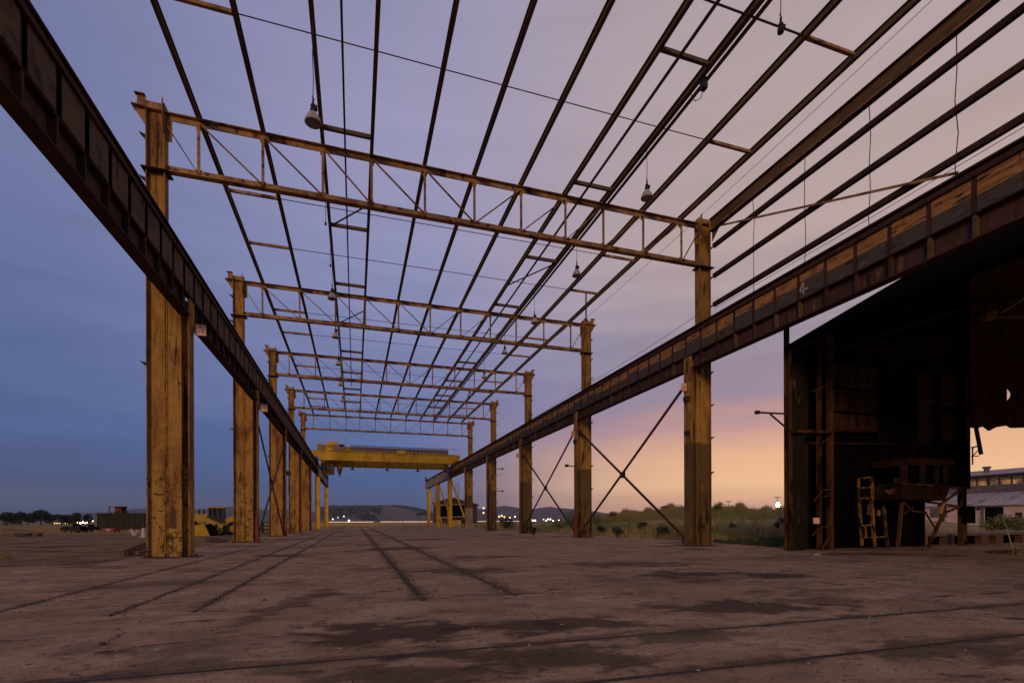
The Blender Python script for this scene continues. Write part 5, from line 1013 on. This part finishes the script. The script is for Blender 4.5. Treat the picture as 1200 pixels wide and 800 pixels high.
# light streak of passing headlights on the far road, built from glowing boxes
m = MB(); b0 = at(386, 380); b1 = at(506, 380)
nn = 150
for i in range(nn):
    f_ = i/(nn-1)
    if .43 < f_ < .50: continue
    p = b0.lerp(b1, f_); p.z = HC+380*(CY-610.6)/FPX; m.obox(p, rv*.31, fv*.2, (0, 0, .14))
b0 = at(552, 380); b1 = at(628, 380)
for i in range(90): p = b0.lerp(b1, i/89); p.z = HC+380*(CY-610.4)/FPX; m.obox(p, rv*.28, fv*.2, (0, 0, .13))
m.build('headlight_streak', 'pinklight', kind='stuff', label='unbroken light streak of passing headlights on the far road')
rd = MB().add([at(300, 372)+Vector((0, 0, .1)), at(660, 372)+Vector((0, 0, .1)), at(660, 392)+Vector((0, 0, .1)), at(300, 392)+Vector((0, 0, .1))], [(0, 1, 2, 3)]); rd.build('far_road', 'groovedirt', kind='structure', label='far road across the plain')

# ================================================================== HILLS
def ridge(prof, dep, back, mat, name, lab, sub=6):
    m = MB(); pts = []
    for (a, ya), (b_, yb) in zip(prof, prof[1:]):
        for j in range(sub): t__ = j/sub; pts.append((a+(b_-a)*t__, ya+(yb-ya)*(t__*t__*(3-2*t__))+random.uniform(-.12, .12)))
    pts.append(prof[-1]); Rr = 7
    for px, py in pts:
        for j in range(Rr):
            f_ = j/(Rr-1); dd = dep+back*(f_-.5); hz = math.sin(math.pi*min(1, f_*1.0))**.8; hpk = max(0, dep*(CY-py)/FPX)
            q = at(px, dd); m.v.append((q.x, q.y, hpk*hz-.5+HC*(hz > .2)))
    for i in range(len(pts)-1):
        for j in range(Rr-1): m.f.append((i*Rr+j, i*Rr+j+1, (i+1)*Rr+j+1, (i+1)*Rr+j))
    m.build(name, mat, kind='structure', label=lab, smooth=True); return pts
ridge([(-300, 606), (-60, 602), (40, 603), (120, 598), (170, 594), (215, 596), (270, 592), (330, 597), (400, 600), (470, 603)], 4200, 1600, 'hillblue', 'distant_ridge', 'blue distant ridge along the left horizon')
ridge([(370, 593), (388, 591), (400, 592), (412, 592.5), (430, 592.3), (445, 592), (456, 591.4), (470, 592.8), (480, 594), (490, 595), (500, 599), (520, 601), (560, 606)], 2300, 700, 'hillwood', 'wooded_hill', 'dark wooded hill behind the crane')
ridge([(350, 611), (395, 606), (420, 600), (436, 595), (450, 592.5), (462, 592.4), (475, 595.5), (487, 600), (500, 603.5), (512, 607), (530, 611)], 1900, 700, 'hilldry', 'dry_hill', 'smooth dry grass hill behind the crane')
ridge([(520, 606), (545, 597), (556, 595), (563, 596), (575, 594), (585, 593), (592, 592), (600, 593.3), (612, 595.5), (625, 596), (636, 594.3), (645, 593.4), (655, 595), (672, 596), (690, 598.5), (720, 602), (760, 606), (800, 609)], 2800, 900, 'hillright', 'scrubby_ridge', 'hazy scrubby ridge between the right columns')
m = MB()
for _ in range(420):
    px = random.choice([random.uniform(386, 436), random.uniform(430, 500), random.uniform(380, 420)])
    top = 592.4 if px < 470 else 592.4+(px-470)*.17
    py = top+random.uniform(-.6, 1.6) if random.random() < .5 or px > 440 else random.uniform(593, 606)
    dep = 1560 if py > top+2 else 2250
    q = at(px, dep, py); s_ = random.uniform(2.5, 6)*dep/2000; m.blob(q, s_*1.3, s_, s_*.8, 6, 4, .3)
for cx, cy, n_ in ((441, 597, 24), (427, 604, 14), (435, 607, 10), (494, 601, 12)):
    for _ in range(n_): q = at(cx+random.gauss(0, 3.4), 1540, cy+random.gauss(0, .9)); m.blob(q, 5, 4, 3.4, 6, 4, .3)
m.build('hillside_woods', 'hillwood', kind='stuff', label='dark woods scattered over the hill behind the crane')

# ================================================================== HAZE: the dusk air that fades the far ridges
hz_ = bpy.data.materials.new('haze_air'); hz_.use_nodes = True; t = hz_.node_tree; t.nodes.clear()
o_ = t.nodes.new('ShaderNodeOutputMaterial'); pv = t.nodes.new('ShaderNodeVolumePrincipled'); pv.inputs['Color'].default_value = (.80, .84, .92, 1); pv.inputs['Density'].default_value = .00006; pv.inputs['Anisotropy'].default_value = .2
t.links.new(pv.outputs[0], o_.inputs['Volume']); M['haze'] = hz_
hb = MB().box(-5600, 5600, -600, 5800, -1.5, 185).build('haze', 'haze', kind='stuff', label='thin dusk haze over the plain')
